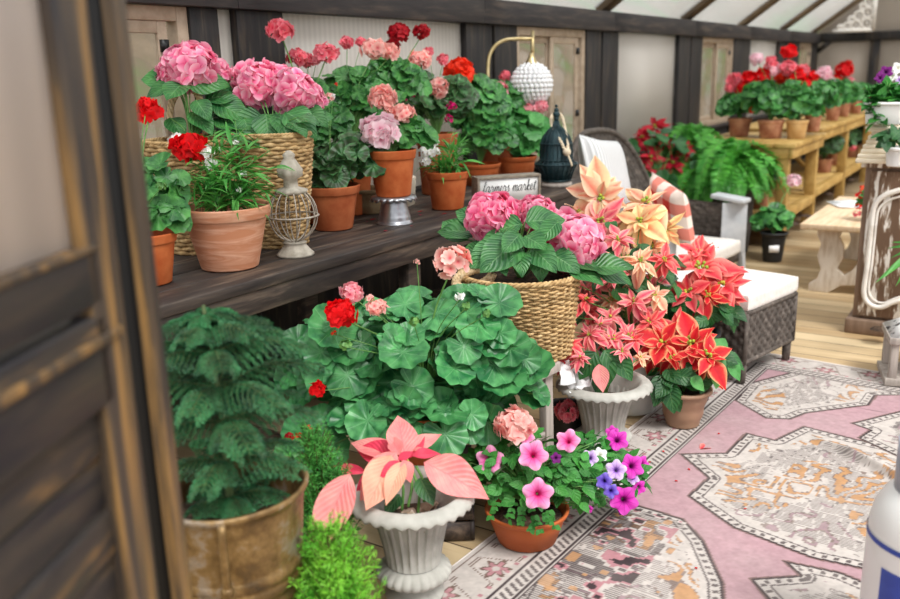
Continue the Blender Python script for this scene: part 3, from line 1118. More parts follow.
def make_rug():
    th = math.radians(-3.0)
    sv = np.array([math.cos(th), math.sin(th)])
    tv = np.array([math.sin(th), -math.cos(th)])
    O = np.array([2.325, 1.385]) - sv * 1.1
    Ls, Lt, st = 3.58, 2.1, .005
    ns, nt = int(Ls / st), int(Lt / st)
    s_, t_ = np.meshgrid(np.linspace(0, Ls, ns), np.linspace(0, Lt, nt), indexing='ij')
    X = O[0] + sv[0] * s_ + tv[0] * t_
    Y = O[1] + sv[1] * s_ + tv[1] * t_
    X = X + .012 * np.sin(t_ * 5)*(s_ > 3)
    q = .008
    sq, tq = np.floor(s_ / q) * q, np.floor(t_ / q) * q
    Xq, Yq = O[0] + sv[0] * sq + tv[0] * tq, O[1] + sv[1] * sq + tv[1] * tq
    C = np.zeros((ns, nt, 3))
    lin = lambda r, g, b: np.array(S(r, g, b)[:3])
    cream, dark, pink, orange, brown, mauve, rose = lin(208, 199, 192), lin(74, 62, 64), lin(190, 154, 160), lin(202, 154, 108), lin(116, 92, 82), lin(172, 146, 152), lin(190, 136, 142)
    nz = vnoise(s_ * 40, t_ * 40, 1) * .5 + vnoise(s_ * 110, t_ * 110, 2) * .5
    def put_(mask, c, a=1.0):
        C[mask] = C[mask] * (1 - a) + c * a
    C[:] = pink
    # medallions
    def medal(poly, k, inner=.5):
        ins, d_, al = polydist(X, Y, poly)
        C_in = ins
        put_(C_in, cream)
        wx = Xq + .10 * vnoise(Xq * 5, Yq * 5, 60 + k)
        wy = Yq + .10 * vnoise(Xq * 5 + 9, Yq * 5, 61 + k)
        n1 = vnoise(wx * 8 + k, wy * 8, 5 + k) * .7 + vnoise(wx * 17, wy * 17 + k, 9 + k) * .3
        msk = vnoise(Xq * 4.2 + 3, Yq * 4.2, 13 + k)
        zone = C_in & (d_ > .07)
        row = np.floor(s_ / .0052).astype(int) % 2 == 0
        hat = zone & (d_ > .10) & (vnoise(Xq * 3.4, Yq * 3.4, 3 + k) > .40)
        put_(hat & row & (vnoise(s_ * 30, t_ * 90, 4) > .30), dark, .62)
        b_ = np.mod(n1 * 5, 1.0)
        on = zone & (msk > .5)
        put_(on & (b_ > .22) & (b_ < .70), brown, .75)
        put_(on & (b_ > .29) & (b_ < .63), orange, .9)
        on2 = zone & (msk < .36)
        put_(on2 & (b_ > .35) & (b_ < .60), brown, .65)
        put_(on2 & (b_ > .40) & (b_ < .55), mauve, .8)
        put_(zone & (msk >= .36) & (msk <= .5) & (b_ > .46) & (b_ < .53), dark, .6)
        put_(C_in & (d_ < .010), dark)
        put_(C_in & (d_ > .040) & (d_ < .047), dark, .85)
        put_(C_in & (d_ > .015) & (d_ < .034) & (np.mod(al, .036) < .015), dark, .85)
        put_((~ins) & (d_ < .006), brown, .8)
    B = P2([(680, 456), (708, 480), (688, 498), (733, 530), (813, 561), (870, 573), (930, 560), (960, 520), (960, 470), (900, 452), (850, 440), (804, 428), (775, 442), (746, 435), (726, 455)])
    A = P2([(575, 512), (610, 506), (640, 508), (683, 521), (703, 543), (723, 586), (728, 680), (560, 690), (500, 620), (548, 545)])
    Cc = P2([(735, 402), (766, 420), (790, 421), (806, 415), (869, 407), (876, 397), (1000, 396), (960, 378), (800, 372), (750, 385)])
    Ee = P2([(851, 425), (870, 432), (858, 440), (905, 462), (1000, 470), (1000, 425), (905, 412)])
    Dd = P2([(750, 581), (800, 578), (783, 563), (840, 575), (900, 600), (950, 660), (900, 720), (790, 680), (770, 605)])
    for k, p_ in enumerate((B, A, Cc, Ee, Dd)):
        medal(p_, k)
    # dark worn corner near the edge band
    cor = (s_ < 1.56) & (t_ < .52) & (vnoise(sq * 5, tq * 5, 31) + .25 * (s_ < 1.7) > .42)
    put_(cor & ((np.floor(s_ / .0052).astype(int) % 2) == 0), dark, .8)
    put_(cor & (vnoise(sq * 9, tq * 9, 35) > .5), dark, .6)
    v = vnoise(sq * 24 + .6 * vnoise(sq * 7, tq * 7, 44), tq * 24, 41)
    put_(cor & (v > .62), cream)
    put_(cor & (v > .7), rose)
    put_(cor & (v > .82), dark)
    put_(cor & (v < .2), orange, .8)
    # edge bands on every side
    e = np.minimum(np.minimum(t_, Lt - t_), np.minimum(s_, Ls - s_))
    ss = np.where(e == t_, s_, np.where(e == s_, t_, np.where(e == Ls - s_, t_, s_)))
    band = e < .275
    put_(band, cream)
    mt = np.mod(ss, .21) / .21
    mm = np.abs(mt - .5) * 2
    cyc = (np.floor(ss / .21).astype(int) % 2) == 0
    line = .045 + .115 * np.clip(np.where(cyc, mm, 1 - mm) * 2.2 - .6, 0, 1)
    put_(band & (np.abs(e - line) < .008), brown)
    put_(band & (np.abs(e - line) < .003), cream)
    cx_, ce_ = (mt - .5) * .21, e - np.where(cyc, .125, .07)
    r_ = np.hypot(cx_, ce_ * 1.2)
    a_ = np.arctan2(ce_, cx_)
    put_(band & (r_ < .045 + .016 * np.cos(6 * a_)), brown)
    put_(band & (r_ < .034 + .012 * np.cos(6 * a_)), rose)
    put_(band & (r_ < .014), cream)
    put_(band & (np.mod(ss, .0525) < .014) & (np.abs(e - .165) < .009), rose)
    put_(band & (e > .186) & (e < .200), dark)
    put_(band & (e > .206) & (e < .249) & (np.mod(ss + e * .6, .030) < .014), dark, .85)
    put_(band & (e > .255) & (e < .262), dark)
    put_(band & (e > .268), dark)
    put_(e < .008, cream)
    put_((e > .016) & (e < .024), brown)
    # wear and weave
    w_ = vnoise(s_ * 3, t_ * 3, 77) * .6 + vnoise(s_ * 9, t_ * 9, 78) * .4
    C = C * (1 - .45 * np.clip(w_ - .45, 0, 1)[..., None]) + cream * (.45 * np.clip(w_ - .45, 0, 1)[..., None])
    C = C * (.66 + .26 * nz[..., None])
    # one soft fold near the tank side
    a = onz(815, 440, 0)[:2]
    b = onz(925, 497, 0)[:2]
    ab = b - a
    L = np.hypot(*ab)
    tt = ((X - a[0]) * ab[0] + (Y - a[1]) * ab[1]) / L ** 2
    dd_ = ((X - a[0]) * ab[1] - (Y - a[1]) * ab[0]) / L
    Zz = .008 + .038 * np.exp(-(dd_ / .017) ** 2) * np.clip(np.minimum(tt * 3, (1.1 - tt) * 3), 0, 1) + .003 * vnoise(s_ * 6, t_ * 6, 90)
    g = grid(np.stack([X, Y, Zz], -1))
    m = MB().add(g)
    m.c = [np.concatenate([C.reshape(-1, 3), np.ones((ns * nt, 1))], 1)]
    # turned-under edge
    per = np.concatenate([np.stack([X[0], Y[0]], 1), np.stack([X[:, -1], Y[:, -1]], 1), np.stack([X[-1, ::-1], Y[-1, ::-1]], 1), np.stack([X[::-1, 0], Y[::-1, 0]], 1)])
    per = per[::6]
    m.add(tube(np.c_[per, np.full(len(per), .006)], .005, 5, closed=True), None, None, tuple(lin(222, 212, 204)))
    n = N('woven_rug')
    c_ = n.tint((1, 1, 1, 1))
    h = n.noise(n.coord('Object', (1, 1, 1)), 220, 2)
    n.bump(h, .35, .003)
    n.fin(c_, .95, 0, .1)
    return tag(m.build('rug', n.m, None, (O[0], O[1], 0)), 'faded pink and cream patterned wool rug with dark outlined medallions on the deck', 'rug')

make_rug()
# ------------------------------------------------------------------ object materials
M['tc'] = mat('terracotta', S(176, 82, 36), S(198, 108, 58), 14, .75, bump=.15, spec=.3)
M['tc_dark'] = mat('weathered_terracotta', S(156, 76, 40), S(188, 108, 66), 9, .8, bump=.2, spec=.3)
M['tc_pale'] = mat('pale_streaked_terracotta', S(198, 134, 100), S(228, 178, 150), 4, .8, (1, 1, 7), .2, lo=.42, hi=.72, dist=1.6, spec=.25)
M['tc_bowl'] = mat('orange_terracotta', S(178, 88, 40), S(192, 102, 54), 6, .6, spec=.4)
M['tc_far'] = mat('old_clay', S(150, 92, 66), S(196, 146, 112), 10, .85, bump=.2)
M['clay_yellow'] = mat('yellowish_clay', S(192, 150, 92), S(214, 178, 124), 10, .85)
M['crock'] = mat('mossy_clay', S(120, 92, 62), S(150, 134, 100), 16, .85, bump=.3)
M['wicker'] = N('natural_wicker')
_n = M['wicker']
_c = _n.ramp(_n.noise(_n.coord('Object'), 45, 4), [(.3, S(150, 116, 74)), (.55, S(198, 166, 118)), (.75, S(222, 196, 152))])
_n.bump(_n.noise(_n.coord('Object', (1, 1, 1)), 160, 2), .4, .002)
M['wicker'] = _n.fin(_n.tint(_c), .75, 0, .2)
M['rope'] = mat('straw_rope', S(196, 164, 120), S(220, 194, 156), 60, .8, bump=.4)
M['greywicker'] = N('grey_wicker')
_n = M['greywicker']
_c = _n.ramp(_n.noise(_n.coord('Object'), 30, 4), [(.3, S(66, 59, 54)), (.6, S(104, 95, 88)), (.8, S(138, 128, 118))])
M['greywicker'] = _n.fin(_n.tint(_c), .7, 0, .3)
M['greypaint'] = mat('grey_frame_paint', S(176, 180, 184), S(196, 198, 200), 8, .5)
M['cushion'] = mat('offwhite_canvas', S(218, 212, 204), S(230, 225, 218), 40, .9, bump=.15)
M['greywood'] = mat('weathered_grey_wood', S(150, 140, 132), S(184, 174, 164), 6, .75, (6, 6, .8), .2)
M['urn'] = mat('pale_grey_urn', S(158, 156, 148), S(184, 182, 174), 12, .7, bump=.08, spec=.3)
M['greypot'] = mat('light_grey_planter', S(178, 178, 172), S(200, 198, 192), 8, .7)
M['brownpot'] = mat('taupe_plastic_pot', S(146, 112, 88), S(162, 128, 102), 6, .5)
M['blackpot'] = mat('black_nursery_plastic', S(20, 20, 22), S(34, 34, 36), 20, .5)
M['tin'] = mat('galvanised_tin', S(150, 152, 158), S(206, 208, 212), 10, .3, metal=.85, lo=.3, hi=.7, bump=.05)
M['stone'] = mat('greyish_cast_stone', S(150, 142, 128), S(190, 182, 168), 26, .85, bump=.3)
M['wire'] = mat('pale_rusty_wire', S(150, 138, 124), S(186, 176, 164), 40, .6, metal=.3)
M['brass'] = mat('brushed_brass', S(188, 166, 118), S(206, 188, 144), 20, .32, metal=.9)
M['teal'] = mat('dark_teal_metal', S(18, 40, 46), S(36, 66, 72), 20, .45, metal=.3)
M['twine'] = mat('cotton_rope', S(216, 196, 166), S(232, 216, 190), 60, .85)
M['signwood'] = mat('grey_sign_frame', S(118, 108, 96), S(150, 140, 124), 8, .75, (1, 6, 6), .2)
M['signwhite'] = mat('white_sign_board', S(240, 240, 238), S(228, 228, 226), 20, .6, lo=.6, hi=.9)
M['ink'] = mat('black_ink', S(24, 24, 26), None, rough=.6)
M['bronze'] = N('aged_gold_bucket_metal')
_n = M['bronze']
_f = _n.noise(_n.coord('Object'), 7, 6, .65)
_g = _n.noise(_n.coord('Object'), 60, 4, .6)
_c = _n.ramp(_f, [(.34, S(44, 34, 24)), (.46, S(104, 78, 42)), (.55, S(150, 120, 74)), (.61, S(170, 156, 140)), (.69, S(78, 66, 56))])
_c = _n.mix(_n.math('MULTIPLY', _g, .6), _c, S(110, 88, 58))
_n.bump(_g, .5, .006)
M['bronze'] = _n.fin(_c, .45, .45, .5)
M['distress'] = N('distressed_white_over_brown')
_n = M['distress']
_f = _n.noise(_n.coord('Object', (1, 7, 1.2)), 3.2, 6, .65, .5)
_c = _n.ramp(_f, [(.5, S(112, 88, 70)), (.54, S(150, 128, 108)), (.58, S(232, 226, 218))])
M['distress'] = _n.fin(_c, .75, 0, .25)
M['distress_s'] = mat('brown_cabinet_wood', S(118, 94, 76), S(140, 116, 98), 5, .75, (6, 6, .7), .2)
M['whitepot'] = mat('white_glazed_planter', S(236, 234, 232), S(244, 243, 240), 10, .5)
M['cream'] = mat('cream_painted_block', S(222, 208, 182), S(234, 224, 204), 10, .8)
M['paper'] = mat('white_paper', S(240, 240, 240), None, rough=.8)
M['whitewash'] = mat('whitewashed_wood', S(222, 212, 198), S(190, 172, 148), 7, .8, (5, 5, 1), .2, lo=.45, hi=.72)
M['tabletop'] = mat('sanded_pine_top', S(208, 178, 140), S(226, 202, 170), 4, .7, (1, 9, 4))
M['tank'] = mat('white_tank_enamel', S(226, 226, 224), S(214, 212, 208), 10, .4, lo=.55, hi=.9)
M['blue'] = mat('blue_label', S(44, 66, 150), S(52, 78, 166), 20, .45)
M['crystal'] = N('cut_glass')
_n = M['crystal']
_n.fin((.96, .96, .97, 1), .18, 0, .8)
_n.p.inputs['Transmission Weight'].default_value = .12
_n.p.inputs['IOR'].default_value = 1.45
M['crystal'] = _n.m
M['char'] = mat('charcoal_cloth', S(48, 46, 46), S(60, 58, 58), 20, .8)

N_striped = N('white_ribbed_pillow')
_tc = N_striped.n('ShaderNodeTexCoord')
_sp = N_striped.n('ShaderNodeSeparateXYZ')
N_striped.l(_tc.outputs['UV'], _sp.inputs[0])
_sn = N_striped.math('SINE', N_striped.math('MULTIPLY', _sp.outputs[0], 110))
N_striped.bump(_sn, .5, .006)
M['ribbed'] = N_striped.fin(N_striped.ramp(_sn, [(0, S(206, 206, 206)), (.5, S(240, 240, 240))]), .9, 0, .1)
N_pl = N('red_plaid_pillow')
_tc = N_pl.n('ShaderNodeTexCoord')
_sp = N_pl.n('ShaderNodeSeparateXYZ')
N_pl.l(_tc.outputs['UV'], _sp.inputs[0])
_a = N_pl.math('GREATER_THAN', N_pl.math('FRACT', N_pl.math('MULTIPLY', _sp.outputs[0], 2.5)), .5)
_b = N_pl.math('GREATER_THAN', N_pl.math('FRACT', N_pl.math('MULTIPLY', _sp.outputs[1], 2.5)), .5)
M['plaid'] = N_pl.fin(N_pl.ramp(N_pl.math('MULTIPLY', N_pl.math('ADD', _a, _b), .5), [(0, S(244, 226, 214)), (.45, S(240, 150, 134)), (.9, S(222, 66, 58))]), .9, 0, .1)


def pillow(c, ex, ey, ez, name, mt, label, cat_):
    """ex, ey half sides, ez half thickness vector."""
    c = np.asarray(c, float)
    n = 15
    u = np.linspace(-1, 1, n)
    mb = MB()
    for sg in (1, -1):
        P = np.zeros((n, n, 3))
        for i, b in enumerate(u):
            for j, a in enumerate(u):
                t = ((1 - a ** 4) * (1 - b ** 4)) ** .55
                k = 1 - .06 * (1 - abs(a * b))
                P[i, j] = c + np.asarray(ex) * a * k + np.asarray(ey) * b * k + np.asarray(ez) * t * sg
        if sg < 0:
            P = P[:, ::-1]
        mb.add(grid(P))
    b0 = c - np.abs(np.asarray(ey)) * .98
    root = mb.build(name, mt, None, b0)
    return tag(root, label, cat_)


def cushbox(lo, hi, Rm, o, r=.03):
    """Soft box cushion (local lo..hi turned by Rm at o)."""
    lo, hi = np.asarray(lo, float), np.asarray(hi, float)
    n = 9
    mb = MB()
    c, h = (lo + hi) / 2, (hi - lo) / 2
    u = np.linspace(-1, 1, n)
    for ax in range(3):
        for sg in (-1, 1):
            P = np.zeros((n, n, 3))
            for i, b in enumerate(u):
                for j, a in enumerate(u):
                    v = np.zeros(3)
                    v[ax] = sg
                    v[(ax + 1) % 3] = a
                    v[(ax + 2) % 3] = b
                    w = v * h
                    inn = np.clip(w, -(h - r), h - r)
                    d = w - inn
                    L = np.linalg.norm(d)
                    if L > 1e-9:
                        d = d / L * r
                    puff = .012 * (1 - a * a) * (1 - b * b) if ax == 2 and sg > 0 else 0
                    P[i, j] = c + inn + d + np.array([0, 0, puff])
            if sg < 0:
                P = P[:, ::-1]
            mb.add(grid(P))
    g = MB()
    for v_, q_, t_, uv_ in zip(mb.v, mb.q, mb.t, mb.uv):
        pass
    V = np.concatenate(mb.v) @ np.asarray(Rm).T + np.asarray(o)
    return one(T(V, np.concatenate(mb.q), np.concatenate(mb.t), np.concatenate(mb.uv)))

# ------------------------------------------------------------------ ottoman
def rz(a):
    c, s = math.cos(a), math.sin(a)
    return np.array([[c, -s, 0], [s, c, 0], [0, 0, 1.]])
oa = math.atan2(.93 - 1.045, 4.74 - 4.225)
OR, OO = rz(oa), np.array([4.225, 1.045, .012])
ow, od = .53, .66
ot = thing('ottoman', OO, 'grey wicker ottoman with a thick off-white seat cushion standing on the rug edge', 'ottoman')
wp = lambda x, y, z: OR @ np.array([x, y, z]) + OO
z0, z1 = .115, .365
for nm, f in (('front', lambda a, b: wp(a * ow, 0, z0 + (z1 - z0) * b)), ('end', lambda a, b: wp(0, od * (1 - a), z0 + (z1 - z0) * b)), ('end', lambda a, b: wp(ow, od * a, z0 + (z1 - z0) * b)), ('back', lambda a, b: wp(ow * (1 - a), od, z0 + (z1 - z0) * b))):
    weave_panel(lambda a, b, f=f: f(1 - b, a), 0, 0, 9, 17, .012, 'woven_panel', M['greywicker'], ot)
fr = MB()
for x_, y_ in ((0.02, 0.02), (ow - .02, .02), (.02, od - .02), (ow - .02, od - .02)):
    one(tube([wp(x_, y_, .002), wp(x_, y_, .13)], [.020, .024], 10)).build('leg', M['greywicker'], ot)
for a, b in (((0, 0), (ow, 0)), ((ow, 0), (ow, od)), ((ow, od), (0, od)), ((0, od), (0, 0))):
    for zz in (z0, z1):
        fr.add(tube([wp(*a, zz), wp(*b, zz)], .013, 8))
for a in ((0, 0), (ow, 0), (ow, od), (0, od)):
    fr.add(tube([wp(*a, z0), wp(*a, z1)], .012, 8))
fr.build('wicker_frame', M['greywicker'], ot)
cushbox((-.012, -.012, .372), (ow + .012, od + .012, .462), OR, OO, .02).build('cushion', M['cushion'], ot)

# ------------------------------------------------------------------ armchair
AR, AO = rz(math.radians(-6)), np.array([5.42, 1.86, 0.])
ap = lambda x, y, z: AR @ np.array([x, y, z]) + AO
aw, ad = 1.28, .72
ch = thing('armchair', AO, 'wide grey wicker armchair with a curved back beyond the bench end', 'armchair')
def backf(a, b):
    s = 2 * a - 1
    zt = .60 + .50 * (1 - abs(s) ** 3.0)
    return ap(a * aw, ad + .10 - .16 * s * s + .10 * b, .18 + (zt - .18) * b)
weave_panel(backf, 0, 0, 34, 24, .007, 'woven_back', M['greywicker'], ch, 4, 4)
one(tube([backf(a, 1) for a in np.linspace(0, 1, 40)], .022, 8)).build('back_rim', M['greywicker'], ch)
for x_ in (aw - .03, .03):
    weave_panel(lambda a, b, x_=x_: ap(x_, .06 + a * (ad - .06), .16 + b * (.40 - .03 * (1 - a))), 0, 0, 14, 12, .007, 'woven_arm', M['greywicker'], ch, 4, 4)
    one(beam(ap(x_ + .06, 0, .002), ap(x_ + .03, .04, .57), .06, .05, AR @ np.array([0, 1, 0]))).build('front_post', M['greypaint'], ch, smooth=False, bevel=.006)
    one(obox(ap(x_ - .02, .05, .36), AR @ rz(-.85) @ np.array([.095, 0, 0]), AR @ rz(-.85) @ np.array([0, .008, 0]), np.array([0, 0, .19]))).build('arm_front', M['greypaint'], ch, smooth=False, bevel=.004)
    one(obox(ap(x_ - .01, .09, .58), AR @ np.array([.075, 0, 0]), AR @ np.array([0, .13, .015]), np.array([0, 0, .016]))).build('arm_cap', M['greypaint'], ch, smooth=False, bevel=.008)
    one(beam(ap(x_ + .02, ad, .002), ap(x_ + .02, ad, .2), .05, .05, np.array([1, 0, 0]))).build('leg', M['greypaint'], ch, smooth=False)
one(obox(ap(aw / 2, ad / 2 - .02, .14), AR @ np.array([aw / 2 - .02, 0, 0]), AR @ np.array([0, ad / 2 - .03, 0]), np.array([0, 0, .035]))).build('seat_frame', M['greywicker'], ch, smooth=False)
cushbox((.06, -.05, .18), (aw - .12, ad - .06, .30), AR, AO, .035).build('seat_cushion', M['cushion'], ch)
pc_ = W(606, 176, 5.75)
pillow(pc_, AR @ np.array([.25, 0, -.04]), AR @ np.array([.04, .08, .24]), AR @ np.array([0, -.085, .03]), 'pillow', M['ribbed'], 'white ribbed throw pillow leaning on the grey wicker chair back', 'pillow')
pc_ = W(672, 212, 5.72)
pillow(pc_, AR @ np.array([.10, .16, .05]), AR @ np.array([-.05, .02, .20]), AR @ np.array([.07, -.04, 0]), 'pillow', M['plaid'], 'red and white plaid throw pillow against the grey wicker arm', 'pillow')

# ------------------------------------------------------------------ coffee table, cabinet, lantern, tank
ct = thing('coffee_table', (6.9, .9, 0), 'low pine-topped coffee table on whitewashed scrolled trestle ends', 'table')
one(box((6.3, .42, .445), (7.75, 1.24, .485))).build('tabletop', M['tabletop'], ct, smooth=False, bevel=.006)
def trestle(x):
    lobes = [(1.17, .0), (1.17, .05), (1.12, .09), (1.10, .16), (1.13, .25), (1.11, .34), (1.14, .40), (1.14, .445), (.98, .445), (1.0, .39), (.965, .33), (.97, .24), (1.0, .17), (.95, .13), (.90, .17), (.87, .22), (.83, .23), (.79, .22), (.76, .17), (.71, .13), (.66, .17), (.69, .24), (.695, .33), (.66, .39), (.68, .445), (.52, .445), (.52, .40), (.55, .34), (.53, .25), (.56, .16), (.54, .09), (.49, .05), (.49, 0), (.62, 0), (.70, .06), (.83, .075), (.96, .06), (1.04, 0)]
    bm = __import__('bmesh').new()
    vs = [bm.verts.new((x, y, z)) for y, z in lobes]
    f = bm.faces.new(vs)
    r = __import__('bmesh').ops.extrude_face_region(bm, geom=[f])
    for e in r['geom']:
        if hasattr(e, 'co'):
            e.co.x += .05
    __import__('bmesh').ops.triangulate(bm, faces=bm.faces[:])
    __import__('bmesh').ops.recalc_face_normals(bm, faces=bm.faces[:])
    bm.verts.ensure_lookup_table()
    V = [v.co[:] for v in bm.verts]
    t = [[v.index for v in f.verts] for f in bm.faces]
    bm.free()
    return T(V, None, t)
for x_ in (6.38, 7.6):
    one(trestle(x_)).build('trestle', M['whitewash'], ct, smooth=False, bevel=.004)
one(box((6.42, .80, .30), (7.62, .86, .38))).build('stretcher', M['whitewash'], ct, smooth=False, bevel=.004)
pp = onz(846, 205, .487)
sheet = MB().add(obox(pp + np.array([0, 0, .004]), rz(.5) @ np.array([.15, 0, 0]), rz(.5) @ np.array([0, .10, .004]), np.array([0, 0, .0012]))).add(obox(pp + np.array([.05, -.04, .009]), rz(.9) @ np.array([.14, 0, .006]), rz(.9) @ np.array([0, .10, 0]), np.array([0, 0, .0012])))
tag(sheet.build('paper_sheet', M['paper'], None, pp, smooth=False), 'loose white paper lying on the low pine coffee table', 'paper')

cx0, cy1, cz1 = 5.46, .75, 1.0
cb = thing('cabinet', (cx0 + .22, .2, 0), 'distressed brown and white cabinet with a white arched moulding on its front', 'cabinet')
one(box((cx0 + .02, -.4, .09), (cx0 + .46, cy1, cz1 - .03))).build('body', M['distress_s'], cb, smooth=False, bevel=.006)
one(box((cx0 - .005, -.38, .11), (cx0 + .018, cy1 - .03, cz1 - .05))).build('front_panel', M['distress'], cb, smooth=False, bevel=.003)
one(box((cx0 - .03, -.42, .0), (cx0 + .48, cy1 + .03, .09))).build('plinth', M['distress_s'], cb, smooth=False, bevel=.01)
one(box((cx0 - .02, -.42, cz1 - .03), (cx0 + .48, cy1 + .02, cz1))).build('top', M['distress'], cb, smooth=False, bevel=.006)
def onx(u, v, x):
    r = ray(u, v)
    return CAM + r * x / r[0]
mp = [onx(u, v, cx0 - .012) for u, v in ((900, 190), (890, 193), (882, 197), (876, 203), (873, 212), (870, 240), (867, 268), (864, 290), (866, 300), (873, 306), (882, 307), (891, 303), (901, 300))]
ym = mp[0][1] - .12
mir = lambda p: np.array([p[0], 2 * ym - p[1], p[2]])
loop = cat(mp, 4)
full = np.vstack([loop, [(p + mir(p)) / 2 - np.array([0, 0, .01]) for p in mp[-1:]], [mir(p) for p in loop[::-1]], [(p + mir(p)) / 2 + np.array([0, 0, .01]) for p in mp[:1]]])
mo = MB().add(tube(full, .015, 8, closed=True))
cen = full.mean(0)
mo.add(tube(cen + (full - cen) * .91, .007, 6, closed=True))
mo.build('arched_moulding', M['whitepaint'], cb)

p = onz(871, 164, cz1)
st = MB()
for k, (hw, za, zb) in enumerate(((.115, 0, .025), (.108, .025, .05), (.095, .05, .075), (.088, .075, .1), (.075, .1, .125), (.068, .125, .15), (.055, .15, .17), (.075, .17, .185), (.085, .185, .2), (.07, .2, .21))):
    st.add(box((p[0] + .14 - hw, p[1] - .03 - hw, cz1 + za), (p[0] + .14 + hw, p[1] - .03 + hw, cz1 + zb)))
o = st.build('pedestal_block', M['cream'], None, (p[0] + .14, p[1] - .03, cz1), smooth=False, bevel=.005)
tag(o, 'stepped cream pedestal block on the distressed cabinet, below the white planter', 'pedestal')
PEDX = (p[0] + .14, p[1] - .03, cz1 + .21)

lp = W(914, 372, 4.38)
LO = np.array([lp[0], lp[1], .012])
LR = rz(.25)
lq = lambda x, y, z: LR @ np.array([x, y, z]) + LO
ln = thing('candle_lantern', LO, 'grey wooden candle lantern with a white patterned roof on the deck', 'lantern')
ob = lambda c, hx, hy, hz: obox(lq(*c), LR @ np.array([hx, 0, 0]), LR @ np.array([0, hy, 0]), np.array([0, 0, hz]))
one(ob((0, 0, .018), .15, .15, .018)).build('base', M['greywood'], ln, smooth=False, bevel=.004)
for sx in (-1, 1):
    for sy in (-1, 1):
        one(ob((sx * .115, sy * .115, .12), .018, .018, .09)).build('post', M['greywood'], ln, smooth=False, bevel=.002)
one(ob((0, 0, .225), .145, .145, .018)).build('top_rail', M['greywood'], ln, smooth=False, bevel=.004)
rf = [(-.14, -.14, .243), (.14, -.14, .243), (.14, .14, .243), (-.14, .14, .243), (-.05, -.05, .31), (.05, -.05, .31), (.05, .05, .31), (-.05, .05, .31)]
one(T([lq(*a) for a in rf], [(0, 1, 5, 4), (1, 2, 6, 5), (2, 3, 7, 6), (3, 0, 4, 7), (4, 5, 6, 7), (3, 2, 1, 0)])).build('roof', mat('white_and_black_roof', S(236, 236, 234), S(70, 66, 64), 24, .6, lo=.56, hi=.6), ln, smooth=False)

tp = W(933, 560, 2.2)
TK = np.array([tp[0], tp[1], 0.01])
tk = thing('propane_tank', TK, 'white gas cylinder with a blue band standing on the rug', 'gas tank')
rt_ = .155
pr = [(.105, 0), (.108, .03), (.10, .05), (.12, .06), (rt_ * .96, .09), (rt_, .12), (rt_, .27), (rt_, .38), (rt_ * .985, .42), (rt_ * .93, .46), (rt_ * .8, .50), (rt_ * .58, .527), (rt_ * .3, .54), (.001, .545)]
one(lathe(pr, TK, 64)).build('tank_body', M['tank'], tk)
th = np.linspace(.3, 5.2, 40)
cl = [(TK + np.array([.105 * math.cos(a), .105 * math.sin(a), 0])) for a in th]
P = np.array([[c + Z * .50 for c in cl], [c + Z * .64 for c in cl]])
cm = one(grid(P)).build('collar', mat('blue_grey_collar', S(150, 156, 168), None, rough=.4), tk)
sd = cm.modifiers.new('t', 'SOLIDIFY')
sd.thickness = .006
one(lathe([(.02, .54), (.02, .60), (.035, .60), (.035, .62), (.001, .63)], TK, 20)).build('valve', M['brass'], tk)
zb = W(893, 566, 2.06)[2]
one(lathe([(rt_ + .0012, zb - .007), (rt_ + .0016, zb), (rt_ + .0012, zb + .007)], (TK[0], TK[1], 0), 64)).build('blue_stripe', M['blue'], tk)
zc = W(893, 566, 2.06)[2]
a0 = math.atan2(-TK[1], -TK[0])
arc = np.linspace(a0 - .75, a0 + .1, 14)
one(grid(np.array([[(TK[0] + (rt_ + .0015) * math.cos(a), TK[1] + (rt_ + .0015) * math.sin(a), z_) for a in arc] for z_ in (zc - .16, zc - .055)]))).build('blue_label', M['blue'], tk)
# ------------------------------------------------------------------ potted plants
GP = 'terracotta geraniums on the potting bench'
def potted(name, label, fit, mt='tc', kind='tc', group=None, category='potted plant', soil_=True):
    p, rt, rb, h = fit
    r = thing(name, p, label, category, group)
    if kind == 'tc':
        g = terracotta(rt, rb, h)
    elif kind == 'bowl':
        g = terracotta(rt, rb, h, .16, 1.04)
    elif kind == 'plain':
        g = plain_pot(rt, rb, h, rings=1)
    elif kind == 'smooth':
        g = plain_pot(rt, rb, h)
    g.v = g.v + p
    one(g).build('pot', M[mt], r)
    if soil_:
        soil(r, p, rt * .86, h * .86)
    return r, p + np.array([0, 0, h * .86]), dep(p)

def at_floor_height(fit, h):
    return fit[0], fit[1], fit[2], h

def blooms(root, base, L, d):
    for b in L:
        u, v, dia, col = b[:4]
        dd_ = b[4] if len(b) > 4 else d
        kw = b[5] if len(b) > 5 else {}
        bloom(root, base, W(u, v, dd_), dia * dd_ / F_PX, col, **kw)

def px(n, d):
    return n * d / F_PX

# A: little pot beside the door post
r, b, d = potted('geranium_plant', 'small terracotta pot of dark-leaved red geranium half hidden by the door post', pot_fit(151, 288, 232, 62, 42, ZB), 'tc')
foliage(r, [E(160, 190, d, 26, 32), E(160, 215, d - .05, 20, 20)], LEAF_GER, M['ger'], px(15, d), 60, b, seed=11)
blooms(r, b, [(149, 112, 30, 'f_red', d + .12), (146, 105, 20, 'f_red', d + .1), (161, 186, 12, 'stalk', d - .12, dict(n=16))], d)

